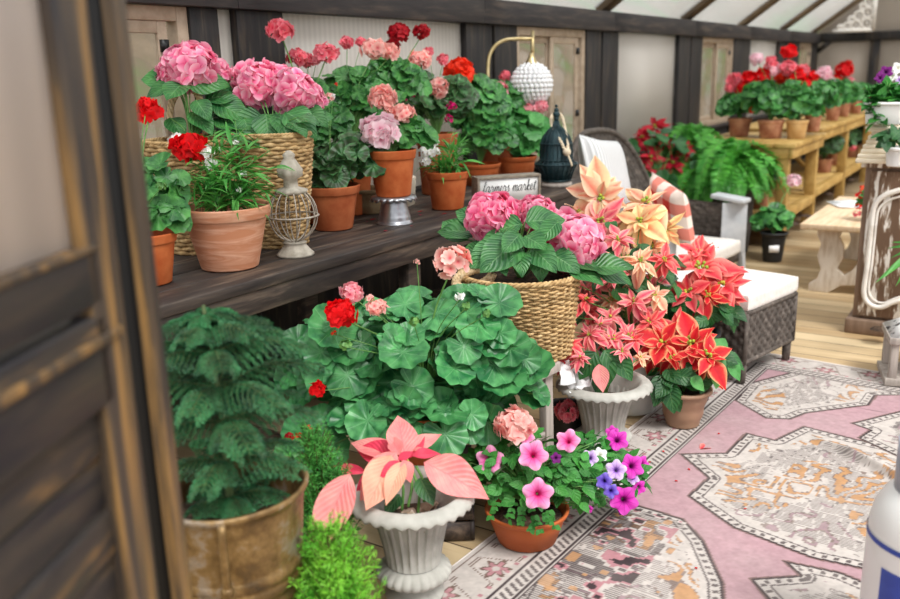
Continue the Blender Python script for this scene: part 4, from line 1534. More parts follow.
# B: big pale pot, strappy stock with white flowers and one red geranium head
r, b, d = potted('flowering_plant', 'large pale streaked terracotta pot of narrow-leaved white stock with one red flower head', pot_fit(231, 273, 205, 90, 56, ZB), 'tc_pale')
rg = np.random.default_rng(4)
tg = [W(u, v, d + dz) for u, v, dz in [(185, 172, -.03), (200, 150, 0), (215, 130, .06), (232, 140, -.05), (246, 128, .05), (258, 138, 0), (270, 150, .02), (281, 165, -.02), (262, 172, -.12), (240, 170, -.14), (218, 178, -.13), (205, 190, -.13), (277, 190, -.06), (225, 155, .0), (250, 155, .0), (190, 192, -.05), (235, 120, .1), (222, 165, -.08), (255, 185, -.13), (212, 205, -.14), (238, 200, -.16), (266, 205, -.1), (196, 165, .05), (271, 178, .0)]]
sprigs(r, b, tg, M['strap'], px(26, d), 16, seed=8, spread=.05)
blooms(r, b, [(190, 149, 38, 'f_red', d - .03, dict(n=55)), (176, 140, 18, 'f_white', d, dict(n=16)), (208, 152, 16, 'f_white', d - .05, dict(n=16)), (211, 164, 15, 'f_white', d - .08, dict(n=14)), (243, 174, 11, 'f_white', d - .1, dict(n=9)), (239, 190, 8, 'f_white', d - .12, dict(n=6)), (236, 143, 9, 'f_white', d, dict(n=7)), (219, 150, 10, 'f_white', d, dict(n=7))], d)

# wicker baskets with hydrangeas
def basket_hydrangea(label, fit, heads, leaves, rows, stakes, handles, seed, extra=0, lean=(0, 0), col='f_hyd'):
    p, rt, rb, h = fit
    r = thing('hydrangea_plant', p, label, 'potted plant')
    w = woven(rt, rb, h, rows, stakes, rt * .022, lean=lean)
    w.v = [v + p for v in w.v]
    bo = w.build('basket', M['wicker'], r)
    top = p + np.array([lean[0], lean[1], h])
    rim = MB()
    th = np.linspace(0, 2 * PI, 60, endpoint=False)
    rim = rope([top + np.array([rt * math.cos(a), rt * math.sin(a), 0]) for a in np.linspace(0, 2 * PI, 40)], rt * .045, 22)
    rim.build('braided_rim', M['wicker'], bo)
    for pts, rr, tn in handles:
        rope(pts, rr, tn).build('handle', M['rope'], bo)
    b = top - np.array([0, 0, h * .1])
    one(lathe([(.001, .01), (rt * .6, .012), (rt * .94, 0)], b, 28)).build('soil', M['soil'], r)
    d = dep(p)
    for (u, v, dia, dz, *cc) in heads:
        q = W(u, v, d + dz)
        bloom(r, b, q, dia * d / F_PX, cc[0] if cc else col, kind='hyd', up=nrm(Z + .8 * nrm(CAM - q)))
    rg = np.random.default_rng(seed)
    m = MB()
    st = MB()
    for (u0, v0, u1, v1, dz, dz1) in leaves:
        a, t = W(u0, v0, d + dz), W(u1, v1, d + dz1)
        L = np.linalg.norm(t - a)
        nn = nrm(Z * .8 + nrm(CAM - a) * .75 + rg.normal(size=3) * .15)
        br = 1 + rg.normal() * .08
        m.add(LEAF_HI[rg.integers(3)], rot(nn, t - a) * L, a, (br, br, br))
        st.add(tube(stalkline(b, a, n=4), .003, 5))
    for k in range(extra):
        dr = dome(rg, -.1)
        while dr @ FH < .2:
            dr = dome(rg, -.1)
        c = top + (R0 * dr[0] * 1.1 + FH * dr[1] * 1.0 + Z * dr[2] * .5) * rt * rg.uniform(.75, 1.15)
        tip = nrm(R0 * dr[0] + FH * dr[1] + Z * .1 * rg.normal())
        nn = nrm(Z + nrm(CAM - c) * .5 + rg.normal(size=3) * .25)
        br = .95 + rg.normal() * .08
        m.add(LEAF_HI[rg.integers(3)], rot(nn, tip) * rt * rg.uniform(.6, .85), c, (br, br, br))
        st.add(tube(stalkline(b, c, n=3), .0025, 4))
    m.build('foliage', M['hyd'], r)
    st.build('stem', M['stalk'], r)
    return r, d, top

def hoop(pu, d0, d1=None):
    return [W(u, v, d0 if d1 is None else d0 + (d1 - d0) * k / max(1, len(pu) - 1)) for k, (u, v) in enumerate(pu)]

fl_ = pot_fit(203, 255, 140, 90, 62, ZB)
dL = dep(fl_[0])
basket_hydrangea('wicker basket of pink hydrangea with a twisted rope handle, behind the pale terracotta pot', fl_,
    [(190, 68, 58, .0), (214, 76, 40, .05), (172, 76, 34, .08)],
    [(182, 80, 138, 72, -.06, -.08), (184, 80, 226, 70, -.1, -.12), (178, 84, 146, 94, -.1, -.14), (182, 84, 168, 106, -.12, -.2), (205, 100, 240, 88, -.05, -.02), (214, 102, 250, 108, -.05, -.1), (192, 112, 214, 122, -.1, -.16), (205, 86, 236, 78, .02, .05), (170, 118, 184, 132, -.1, -.15), (226, 96, 246, 78, .0, .0), (196, 100, 210, 116, -.12, -.16), (216, 118, 250, 124, -.05, -.1)],
    26, 30, [(hoop([(176, 134), (170, 114), (175, 96), (187, 87), (197, 94), (204, 112), (206, 134)], dL - .07), .013, 8)], 21, 6)

fr_ = pot_fit(281, 249, 133, 76, 52, ZB)
basket_hydrangea('tall wicker basket of pink hydrangea behind the wire finial on the bench', fr_,
    [(258, 84, 54, -.02), (294, 92, 50, -.05), (277, 82, 44, .06), (310, 100, 34, .0), (240, 80, 34, .08)],
    [(262, 116, 230, 128, -.1, -.14), (266, 114, 268, 140, -.14, -.22), (286, 112, 316, 133, -.12, -.16), (280, 114, 288, 140, -.14, -.2), (304, 110, 328, 122, -.05, -.08), (250, 112, 226, 106, -.05, -.05), (296, 116, 306, 136, -.12, -.18), (244, 118, 252, 140, -.12, -.18), (310, 118, 334, 108, .0, .0), (232, 100, 214, 112, .0, -.05)],
    30, 28, [], 22, 6)

# C: leafy pot with one tall pale bud
r, b, d = potted('geranium_plant', 'terracotta pot of dark zoned geranium leaves with one tall pale pink bud', pot_fit(334, 232, 185, 57, 38, ZB), 'tc_dark')
foliage(r, [E(346, 160, d, 36, 22), E(330, 172, d - .06, 22, 12)], LEAF_GER_HI, M['ger_dark'], px(15, d), 75, b, seed=12, face=.3, jit=.4)
blooms(r, b, [(329, 98, 13, 'f_salmon', d, dict(n=12)), (333, 96, 8, 'f_white', d, dict(n=7))], d)

# back row
def back(label, u, vb, vr, wt, wb, blobs, n, mt, leaf, bl, seed, temps=LEAF_GER, hi=0, lm='ger', **kw):
    ft = pot_fit(u, vb, vr, wt, wb, ZB)
    lim = 2.91 - ft[1]
    if ft[0][1] > lim:
        f_ = lim / ft[0][1]
        ft = (np.array([ft[0][0] * f_, ft[0][1] * f_, ZB]), ft[1] * f_, ft[2] * f_, ft[3])
    r, b, d = potted('geranium_plant', label, ft, mt)
    foliage(r, [E(*((x[0], x[1], d) + tuple(x[2:]))) for x in blobs], temps, M[lm], px(leaf, d), n, b, seed=seed, **kw)
    blooms(r, b, bl(d), d)
    return r

back('coral pink geranium with tall flower heads between the two wicker baskets and the window post', 312, 214, 160, 48, 34, [(308, 110, 26, 34), (325, 130, 26, 28)], 190, 'tc', 10,
     lambda d: [(281, 31, 30, 'f_coral'), (297, 58, 24, 'f_coral'), (308, 62, 18, 'f_coral'), (326, 54, 28, 'f_coral', d - .05), (316, 60, 14, 'f_pink')], 13)
back('salmon geranium with a wide flower head against the cloudy window panel', 352, 207, 150, 48, 34, [(352, 92, 36, 24), (372, 108, 30, 24), (335, 118, 26, 24)], 240, 'tc', 10,
     lambda d: [(347, 43, 17, 'f_coral'), (374, 50, 30, 'f_salmon', d - .06), (361, 42, 12, 'f_coral'), (390, 53, 22, 'f_salmon'), (336, 84, 5, 'f_red', d - .3, dict(n=6))], 14)
back('dark red geranium with two tall heads above the other bench pots', 392, 200, 145, 44, 32, [(398, 86, 30, 22), (385, 70, 16, 12)], 150, 'tc', 10,
     lambda d: [(398, 33, 24, 'f_dkred', d, dict(n=55)), (393, 46, 18, 'f_dkred'), (422, 32, 20, 'f_dkred')], 15)
back('terracotta geranium with pale pink and coral heads and magenta sprigs behind the white stock', 438, 192, 131, 42, 32, [(428, 104, 36, 24), (450, 100, 24, 22), (415, 90, 22, 16)], 240, 'tc_dark', 10,
     lambda d: [(420, 61, 26, 'f_salmon'), (437, 89, 28, 'f_salmon', d - .12), (429, 52, 12, 'f_coral'), (443, 60, 14, 'f_coral'), (397, 82, 12, 'f_mag', d - .2, dict(n=10)), (411, 94, 13, 'f_mag', d - .2, dict(n=10)), (404, 98, 11, 'f_mag', d - .22, dict(n=8)), (452, 107, 12, 'f_mag', d - .2, dict(n=9)), (449, 119, 11, 'f_mag', d - .2, dict(n=9))], 16, lm='ger_dark')
back('orange-red geranium in a squat terracotta pot behind the lettered sign', 480, 184, 161, 43, 34, [(478, 112, 30, 30), (486, 138, 26, 20), (470, 92, 18, 14)], 240, 'tc', 10,
     lambda d: [(459, 73, 34, 'f_orange', d, dict(n=55)), (471, 80, 18, 'f_orange'), (449, 84, 14, 'f_orange')], 17)
back('bright green geranium with small pink heads in a terracotta pot beside the teal birdcage', 516, 182, 156, 42, 33, [(518, 132, 28, 20), (506, 140, 22, 16), (530, 144, 20, 14)], 170, 'tc', 10,
     lambda d: [(541, 108, 18, 'f_pink'), (529, 109, 12, 'f_pink')], 18, lm='ger_pale')
back('pink geranium tucked behind the others under the brass lamp arm', 498, 168, 132, 34, 27, [(498, 100, 26, 16), (492, 118, 24, 18)], 130, 'tc_dark', 9,
     lambda d: [(505, 76, 13, 'f_coral'), (499, 91, 22, 'f_pink', d - .1)], 19)

# E: pale pink geranium on the tin pedestal
pe, rt, rb, hh = pot_fit(395, 226, 196, 37, 35, ZB)
hp = hh
tn = thing('tin_pail', pe, 'upturned galvanised tin pail serving as a stand, with a frilled tin dish on top', 'pail')
rB = rb
prf = [(rB * 1.02, 0), (rB * 1.02, .004), (rB * .96, .008)]
for k in range(1, 14):
    f = k / 14
    prf.append((rB * (.96 - .30 * f) + (.0015 if k in (3, 4, 6) else 0), hp * f))
prf += [(rB * .64, hp * .97), (.001, hp * .97)]
one(lathe(prf, pe, 48)).build('pail_body', M['tin'], tn)
def frill(i, a, rr, zz):
    return rr * (1 + (.05 * np.abs(np.sin(10 * a)) if i in (2, 3) else 0)), zz - (.010 * np.abs(np.sin(10 * a)) if i in (2, 3) else 0)
R_ = px(23, dep(pe))
one(lathe([(.001, hp), (R_ * .95, hp), (R_ * 1.0, hp - .012), (R_ * .98, hp - .010), (R_ * .93, hp - .003), (.001, hp - .004)], pe, 120, frill)).build('frilled_dish', M['tin'], tn)
r, b, d = potted('geranium_plant', 'pale pink geranium in a terracotta pot raised on the upturned tin pail', (pe + np.array([0, 0, hp + .001]), px(24, dep(pe)), px(17, dep(pe)), W(397, 148, dep(pe))[2] - pe[2] - hp), 'tc')
foliage(r, [E(412, 138, d, 18, 12), E(400, 128, d + .05, 20, 14)], LEAF_GER, M['ger'], px(12, d), 45, b, seed=25)
blooms(r, b, [(380, 132, 44, 'f_lilac', d - .10, dict(n=70)), (383, 99, 32, 'f_salmon', d + .05, dict(n=50)), (403, 115, 27, 'f_salmon', d), (391, 112, 16, 'f_salmon', d + .02)], d)

# crock behind it and the cream block
p, rt, rb, h = pot_fit(370, 215, 188, 40, 36, ZB)
cr = thing('clay_crock', p, 'empty mossy clay pot behind the tin pail', 'pot')
g = plain_pot(rt, rb, h)
g.v += p
one(g).build('pot', M['crock'], cr)
q = onz(424, 208, ZB)
tag(one(obox(q + np.array([.02, .12, .075]), rz(.25) @ np.array([.085, 0, 0]), rz(.25) @ np.array([0, .018, .006]), np.array([0, -.008, .075]))).build('painted_block', M['cream'], None, q, smooth=False, bevel=.004), 'plain cream painted block leaning between the tin pail and the white stock', 'block')

# F: white stock in front
r, b, d = potted('flowering_plant', 'narrow-leaved white stock in a clean terracotta pot beside the lettered sign', pot_fit(448, 211, 171, 44, 31, ZB), 'tc')
tg = [W(u, v, d + dz) for u, v, dz in [(425, 165, 0), (432, 158, -.05), (440, 148, .02), (450, 150, .0), (458, 138, .04), (455, 128, .05), (464, 150, .0), (470, 160, -.03), (446, 162, -.08), (460, 168, -.08), (428, 172, -.06), (436, 168, -.08), (452, 142, .08), (468, 140, .06)]]
sprigs(r, b, tg, M['strap'], px(18, d), 13, seed=9, spread=.03)
blooms(r, b, [(428, 151, 20, 'f_white', d - .12, dict(n=20)), (433, 143, 14, 'f_white', d - .1, dict(n=12)), (425, 161, 14, 'f_white', d - .12, dict(n=12)), (437, 152, 10, 'f_white', d - .12, dict(n=8))], d)

# wire finial ornament
p, rt, rb, h = pot_fit(296, 259, 243, 22, 37, ZB)
fo = thing('wire_finial', p, 'round wire cage ornament on a stone foot with a stone bud on top', 'garden ornament')
d = dep(p)
k_ = d / F_PX
zc = W(293, 213, d)[2] - p[2]
Rs = 24 * k_
one(lathe([(.001, 0), (rb, 0), (rb * 1.0, .008), (rb * .8, h * .45), (rb * .62, h * .8), (rb * .58, h), (rb * .66, h * 1.06), (rb * .5, h * 1.15), (.001, h * 1.16)], p, 36)).build('stone_foot', M['stone'], fo)
wr = MB()
for k in range(14):
    a = 2 * PI * k / 14
    L = []
    for t in np.linspace(.06, .94, 14):
        ph = PI * t
        L.append(p + np.array([math.cos(a) * Rs * math.sin(ph), math.sin(a) * Rs * math.sin(ph), zc - Rs * 1.12 * math.cos(ph)]))
    wr.add(tube(L, .0028, 5))
for zz, rr in ((0, 1.02), (.0, 1.05)):
    wr.add(tube([p + np.array([Rs * rr * math.cos(a), Rs * rr * math.sin(a), zc + zz - .004]) for a in np.linspace(0, 2 * PI, 40, endpoint=False)], .0036, 5, closed=True))
wr.build('wire_cage', M['wire'], fo)
zt = zc + Rs * 1.0
def leafy(i, a, rr, zz):
    return rr * (1 + (.16 * np.abs(np.sin(4 * a)) if i in (1, 2, 5, 6) else 0)), zz
s_ = 24 * k_
one(lathe([(.001, zt - .012), (s_ * .55, zt - .012), (s_ * .62, zt + .002), (s_ * .3, zt + .014), (s_ * .28, zt + s_ * .45), (s_ * .46, zt + s_ * .6), (s_ * .48, zt + s_ * .85), (s_ * .3, zt + s_ * 1.2), (s_ * .22, zt + s_ * 1.3), (s_ * .26, zt + s_ * 1.45), (s_ * .1, zt + s_ * 1.6), (.001, zt + s_ * 1.62)], p, 32, leafy)).build('stone_bud', M['stone'], fo)

# lettered sign
p0 = onz(478, 207, ZB)
ds = dep(p0)
p1 = W(541, 196, ds + .10)
ax = p1 - p0
ax[2] = 0
Ls = np.linalg.norm(ax)
ax = nrm(ax)
nf = nrm(np.cross(ax, Z))
nf = nf if nf @ (CAM - p0) > 0 else -nf
Hs = W(478, 177, ds)[2] - ZB
sg = thing('wooden_sign', p0, 'grey wooden framed white sign lettered farmers market in black script', 'sign')
so = lambda x, y, z: p0 + ax * x - nf * y + Z * z
def sbox(x0, x1, y0, y1, z0, z1):
    return obox(so((x0 + x1) / 2, (y0 + y1) / 2, (z0 + z1) / 2), ax * (x1 - x0) / 2, nf * (y1 - y0) / 2, Z * (z1 - z0) / 2)
t_ = .014
fb = MB().add(sbox(0, t_, 0, .09, 0, Hs)).add(sbox(Ls - t_, Ls, 0, .09, 0, Hs)).add(sbox(t_, Ls - t_, 0, .09, 0, t_)).add(sbox(t_, Ls - t_, 0, .09, Hs - t_, Hs))
fb.build('frame', M['signwood'], sg, smooth=False, bevel=.002)
one(sbox(t_, Ls - t_, .008, .016, t_, Hs - t_)).build('sign_board', M['signwhite'], sg, smooth=False)
GL = {
    'f': ([[(0, .25), (.3, .9), (.5, 1.7), (.36, 2.1), (.22, 1.6), (.22, .4), (.16, -.5), (-.02, -.75), (-.08, -.4), (.15, 0), (.55, .35)]], .6),
    'a': ([[(.62, .85), (.4, 1.0), (.08, .6), (.14, .1), (.38, .08), (.6, .55), (.66, .98), (.62, .2), (.78, .02), (.95, .3)]], .92),
    'r': ([[(0, .3), (.16, .95), (.24, 1.05), (.28, .82), (.5, .85), (.5, .4), (.56, .06), (.78, .3)]], .75),
    'm': ([[(0, .3), (.14, .95), (.16, .05), (.22, .55), (.42, 1), (.5, .7), (.48, .05), (.56, .55), (.76, 1), (.84, .6), (.84, .1), (.96, .02), (1.1, .3)]], 1.08),
    'e': ([[(0, .3), (.3, .45), (.44, .78), (.28, 1.0), (.1, .65), (.14, .15), (.36, .02), (.62, .3)]], .6),
    's': ([[(0, .3), (.28, 1.05), (.32, .7), (.46, .35), (.34, .02), (.06, .08)]], .6),
    'k': ([[(0, .3), (.26, 1.2), (.32, 1.9), (.18, 1.9), (.16, 0)], [(.16, .45), (.42, .95), (.46, .7), (.22, .5), (.42, .08), (.6, .05), (.74, .3)]], .72),
    't': ([[(0, .3), (.2, 1.0), (.28, 1.7), (.24, .25), (.38, .02), (.58, .3)], [(.0, 1.2), (.52, 1.32)]], .6),
}
txt = 'farmers market'
wd = sum(GL[c][1] if c != ' ' else .55 for c in txt)
xh = (Hs - 2 * t_) * .27
sx = (Ls - 2 * t_) * .92 / wd
x_ = t_ + (Ls - 2 * t_) * .04
z_ = t_ + (Hs - 2 * t_) * .44
lt = MB()
for c in txt:
    if c == ' ':
        x_ += .55 * sx
        continue
    for stroke in GL[c][0]:
        pts = cat([so(x_ + a * sx + .18 * bb * xh, .0068, z_ + (bb if bb < 1 else 1 + (bb - 1) * .7) * xh) for a, bb in stroke], 5)
        dirs = np.gradient(pts, axis=0)
        rr = .0009 + .0010 * np.clip(-(dirs @ Z) / (np.linalg.norm(dirs, axis=1) + 1e-9), 0, 1)
        lt.add(tube(pts, rr, 5))
    x_ += GL[c][1] * sx
lt.build('lettering', M['ink'], sg)

# teal birdcage lantern
p, rt, rb, h = pot_fit(556, 188, 182, 30, 31, ZB)
d = dep(p)
k_ = d / F_PX
bc = thing('birdcage_lantern', p, 'dark teal metal birdcage with a rope loop at the end of the bench', 'birdcage')
one(lathe([(.001, 0), (16 * k_, 0), (16 * k_, .018), (14 * k_, .022), (13 * k_, .03), (.001, .03)], p, 40)).build('base_disc', M['greywood'], bc)
prof = [(14.5, 6), (17, 14), (21, 22), (19, 23), (16, 26), (16, 34), (15.5, 42), (13, 49), (8, 55), (3.5, 59), (2.2, 64)]
wm = MB()
P = [(a * k_, z * k_) for a, z in prof]
for k in range(22):
    a = 2 * PI * k / 22
    wm.add(tube([p + np.array([rr * math.cos(a), rr * math.sin(a), zz]) for rr, zz in P], .003, 5))
for i in (0, 2, 4, 6):
    rr, zz = P[i]
    wm.add(tube([p + np.array([rr * math.cos(a), rr * math.sin(a), zz]) for a in np.linspace(0, 2 * PI, 36, endpoint=False)], .005, 6, closed=True))
wm.build('cage_bars', M['teal'], bc)
one(lathe([(.001, 6 * k_), (13.5 * k_, 6 * k_), (16 * k_, 14 * k_), (19.5 * k_, 21 * k_), (15 * k_, 25 * k_), (14.8 * k_, 42 * k_), (12 * k_, 49 * k_), (6 * k_, 56 * k_), (.001, 58 * k_)], p, 36)).build('inner_shade', M['teal'], bc)
fin = MB()
for zz, rr in ((66, 2.6), (70, 3.6), (74, 2.4), (78, 1.5)):
    fin.add(ball(p + np.array([0, 0, zz * k_]), rr * k_, 12, 8))
fin.build('finial', M['teal'], bc)
rp = rope([W(556, 112, d), W(562, 117, d - .04), (W(566, 135, d - .10)), W(568, 150, d - .15), W(566, 152, d - .16), W(560, 140, d - .14), W(553, 130, d - .10), W(551, 118, d - .04), W(556, 112, d)], .009, 12)
rp.add(ball(W(567, 152, d - .16), 4 * k_, 10, 8))
rp.add(tube(cat([W(567, 153, d - .16), W(570, 160, d - .17), W(572, 166, d - .17)]), [.006] * 13, 6))
rp.build('rope_loop', M['twine'], bc)

# brass lamp with cut glass globe
q = W(488, 150, 5.55)
lx, ly = q[0], min(q[1], 2.86)
q = np.array([lx, ly, ZB])
d = dep(q)
lm = thing('arc_lamp', q, 'brushed brass arched lamp with a round cut glass globe at the bench back', 'lamp')
one(lathe([(.001, 0), (.09, 0), (.09, .012), (.02, .02), (.012, .03), (.001, .03)], q, 36)).build('lamp_base', M['brass'], lm)
pts = [q + np.array([0, 0, .02]), W(488, 130, d), W(488, 90, d), W(488, 66, d), W(490, 54, d), W(496, 45, d), W(505, 40, d), W(516, 39, d), W(533, 39, d)]
one(tube(cat(pts, 8), .0125, 10)).build('lamp_arm', M['brass'], lm)
gc = W(531.5, 84, d)
kk = d / F_PX
one(tube([W(532.8, 31, d), W(532.3, 58, d)], .0125, 10)).build('lamp_stem', M['brass'], lm)
one(lathe([(.014, 30 * kk), (.018, 27 * kk), (5 * kk, 22.5 * kk), (7 * kk, 20 * kk), (7 * kk, 18 * kk), (.01, 18 * kk)], gc, 28)).build('lamp_cap', M['brass'], lm)
gm = MB()
Rg = 21 * kk
for i, ph in enumerate(np.linspace(.32, PI - .12, 13)):
    nb = max(5, int(2 * PI * math.sin(ph) * Rg / (Rg * .235)))
    for k in range(nb):
        a = 2 * PI * (k + .5 * (i % 2)) / nb
        dr = np.array([math.sin(ph) * math.cos(a), math.sin(ph) * math.sin(a), math.cos(ph)])
        tb = ball((0, 0, 0), Rg * .135, 6, 4)
        gm.add(tb, None, gc + dr * Rg * .92)
gm.add(ball(gc, Rg * .9, 24, 16))
gm.build('globe_shade', M['crystal'], lm)
# fallen petals on the bench
PF = 'fallen petals on the bench'
for i, (u, v, c, w) in enumerate([(371, 220, 'f_red', 7), (388, 231, 'f_coral', 5), (411, 226, 'f_coral', 4), (418, 212, 'f_red', 6), (422, 215, 'f_pink', 4), (367, 222, 'f_mag', 4), (442, 214, 'f_red', 5), (405, 214, 'f_mag', 4)]):
    p = onz(u, v, ZB + .002)
    s = px(w, dep(p))
    o = one(T((blade(W_PT(.42), 3, 2, .2, .12).v @ rot((.1, .1, 1), (math.cos(i * 2.), math.sin(i * 2.), 0)).T) * s + p, blade(W_PT(.42), 3, 2).q)).build('fallen_petal', M[c], None, p)
    tag(o, 'small fallen petal lying on the dark bench boards near the tin pail', 'petal', PF)
# ------------------------------------------------------------------ stool and middle basket
sd_ = 3.28
q = W(531, 373, sd_)
zs = q[2]
so_ = np.array([q[0], q[1], 0])
SR = rz(math.radians(-6))
stl = thing('wooden_stool', so_ + SR @ np.array([0, .17, 0]), 'weathered grey wooden stool under the large wicker hydrangea basket', 'stool')
sp_ = lambda x, y, z: SR @ np.array([x, y, z]) + so_
one(obox(sp_(-.02, .17, zs - .02), SR @ np.array([.20, 0, 0]), SR @ np.array([0, .19, 0]), np.array([0, 0, .02]))).build('seat', M['greywood'], stl, smooth=False, bevel=.005)
for sx in (-.17, .13):
    for sy in (.02, .31):
        one(beam(sp_(sx * 1.12, sy + (.0 if sy < .1 else .03), 0.0), sp_(sx, sy, zs - .04), .05, .035, SR @ np.array([0, 1, 0]))).build('leg', M['greywood'], stl, smooth=False, bevel=.003)
one(beam(sp_(-.18, .02, .16), sp_(.14, .02, .16), .02, .035)).build('stretcher', M['greywood'], stl, smooth=False)
one(beam(sp_(-.18, .33, .16), sp_(.14, .33, .16), .02, .035)).build('stretcher', M['greywood'], stl, smooth=False)

fb_ = pot_fit(533, 364, 272, 116, 74, zs)
lean = -R0 * px(14, sd_)
dK = dep(fb_[0])
topK = fb_[0] + lean + np.array([0, 0, fb_[3]])
def onrim(a):
    return topK + (R0 * math.cos(a) + FH * math.sin(a)) * fb_[1]
hA = hoop([(482, 268), (470, 271), (459, 277), (456, 284), (462, 288), (476, 286), (488, 280), (493, 274)], dK - .16, dK - .19)
basket_hydrangea('large wicker basket of pink hydrangea on the grey stool in front of the bench', fb_,
    [(493, 218, 57, -.05, 'f_hyd2'), (536, 214, 44, .06), (571, 242, 67, -.08), (516, 211, 26, .1)],
    [(525, 222, 567, 222, -.16, -.14), (522, 224, 484, 226, -.16, -.16), (525, 236, 547, 250, -.2, -.26), (520, 234, 503, 252, -.2, -.26), (518, 240, 481, 264, -.18, -.28), (508, 236, 478, 246, -.15, -.2), (532, 248, 556, 268, -.2, -.28), (520, 252, 522, 272, -.22, -.28), (478, 234, 436, 222, .0, .05), (468, 240, 442, 212, .05, .1), (480, 222, 456, 208, .05, .1), (552, 254, 580, 272, -.18, -.22), (540, 252, 540, 272, -.2, -.28), (484, 250, 462, 240, -.1, -.12), (590, 254, 604, 262, -.05, -.05), (560, 262, 594, 268, -.1, -.15), (500, 246, 470, 262, -.15, -.22), (558, 222, 540, 236, -.2, -.25), (497, 256, 506, 270, -.2, -.26)],
    34, 36, [(hA, .017, 9)], 31, 10, lean=(lean[0], lean[1]))

# ------------------------------------------------------------------ big geranium in front of the bench
dG = 3.02
cG = W(425, 395, dG)
pG = np.array([cG[0], cG[1], 0.0])
ck = thing('wooden_crate', pG, 'dark wooden crate standing under the large leafy geranium', 'crate')
for k in range(3):
    for s_, ax_ in ((-1, 0), (1, 0), (-1, 1), (1, 1)):
        c0 = pG + np.array([0, 0, .04 + k * .075])
        if ax_ == 0:
            o = obox(c0 + R0 * s_ * .15, R0 * .008, FH * .15, Z * .032)
        else:
            o = obox(c0 + FH * s_ * .142, R0 * .142, FH * .008, Z * .032)
        one(o).build('slat', M['benchwood'], ck, smooth=False)
one(obox(pG + np.array([0, 0, .215]), R0 * .158, FH * .15, Z * .008)).build('top', M['benchwood'], ck, smooth=False)
fitG = (pG + np.array([0, 0, .224]), .15, .10, .22)
r, b, d = potted('geranium_plant', 'large geranium with broad scalloped green leaves, red and pink heads, in front of the bench', fitG, 'tc')
foliage(r, [E(425, 352, d, 92, 56, 70, 1.6), E(360, 365, d + .02, 62, 62, 55, 1.0), E(485, 345, d - .02, 55, 55, 55, .9), E(420, 412, d - .1, 80, 34, 50, .9), E(330, 380, d + .1, 44, 66, 45, .7), E(505, 385, d - .05, 34, 40, 34, .35), E(340, 430, d - .05, 44, 34, 40, .4)], LEAF_GER_HI, M['ger_hi'], px(20.5, d), 290, b, seed=41, face=.5, upw=.7, jit=.36, tv=.14, sr=.0026)
blooms(r, b, [(341, 314, 36, 'f_red', d - .2, dict(n=55)), (317, 389, 20, 'f_red', d - .2, dict(n=24)), (351, 293, 27, 'f_pink', d - .1), (377, 309, 24, 'f_salmon', d - .2), (370, 299, 12, 'f_salmon', d - .2, dict(n=10)),
    (452, 262, 40, 'f_salmon', d - .2, dict(n=16, kind='double')), (417, 262, 8, 'f_salmon', d - .15, dict(n=6)),
    (414, 322, 13, 'stalk', d - .3, dict(n=14)), (460, 297, 12, 'f_white', d - .3, dict(n=8)), (466, 306, 12, 'stalk', d - .3, dict(n=12)), (487, 313, 11, 'stalk', d - .3, dict(n=12)), (345, 345, 14, 'stalk', d - .3, dict(n=14)), (334, 333, 8, 'f_orange', d - .2, dict(n=8))], d)

# ------------------------------------------------------------------ norfolk pine in the bucket
dB = 2.12
cB = W(228, 484, dB)
pB = np.array([cB[0], cB[1], 0.0])
hB = cB[2]
kB = dB / F_PX
rB = 76 * kB
np_ = thing('norfolk_pine_plant', pB, 'dark green norfolk pine in an aged gold metal bucket beside the door post', 'potted plant')
pr = [(.001, .012), (rB * .60, .012), (rB * .62, 0), (rB * .66, .006), (rB * .68, .03)]
for k in range(1, 90):
    f = k / 90
    rr = rB * (.68 + .30 * f)
    if .46 < f < .72:
        rr += .0075 * abs(math.sin((f - .46) / .26 * 4 * PI)) ** .7
    pr.append((rr, .03 + (hB - .05) * f))
pr += [(rB * .99, hB - .016), (rB * 1.035, hB - .012), (rB * 1.045, hB - .004), (rB * 1.03, hB + .003), (rB * .99, hB + .003), (rB * .97, hB - .01), (rB * .9, hB * .7)]
def dent(i, a, rr, zz):
    return rr * (1 + .008 * np.sin(3 * a + i * .1) + .006 * np.sin(7 * a)), zz
bk = one(lathe(pr, pB, 72, dent)).build('bucket', M['bronze'], np_)
for aa in (math.atan2(*(W(222, 530, dB - .18) - pB)[[1, 0]]), math.atan2(*(pB - W(222, 530, dB - .18))[[1, 0]])):
    o_ = np.array([math.cos(aa), math.sin(aa), 0])
    L = [pB + o_ * (rB * 1.0) + Z * (hB - .01), pB + o_ * (rB * 1.12) + Z * (hB - .03), pB + o_ * (rB * 1.09) + Z * (hB * .72), pB + o_ * (rB * 1.02) + Z * (hB * .5), pB + o_ * (rB * .9) + Z * (hB * .42)]
    hm_ = MB().add(tube(cat(L, 8), .010, 8))
    for t in (2, 3):
        hm_.add(ball(L[t], .016, 10, 6))
    hm_.build('handle', M['bronze'], bk)
soil(np_, pB, rB * .93, hB * .86)
def needle_branch(m, st, L, rr, rg, dens, nl, tipb=0.0):
    st.add(tube(L, np.linspace(rr, rr * .4, len(L)), 5))
    seg = np.linalg.norm(np.diff(L, axis=0), axis=1).sum()
    n = int(seg * dens)
    idx = np.linspace(.0, len(L) - 1.001, n)
    for f in idx:
        i = int(f)
        p = L[i] + (L[i + 1] - L[i]) * (f - i)
        dr = nrm(L[i + 1] - L[i])
        q = nrm(np.cross(dr, rg.normal(size=3)))
        t = nrm(dr * .75 + q)
        m.add(NEED, rot(np.cross(t, dr) + rg.normal(size=3) * .1, t) * nl * rg.uniform(.7, 1.1), p, (.85 + .5 * f / len(L) * tipb + rg.normal() * .12,) * 3)
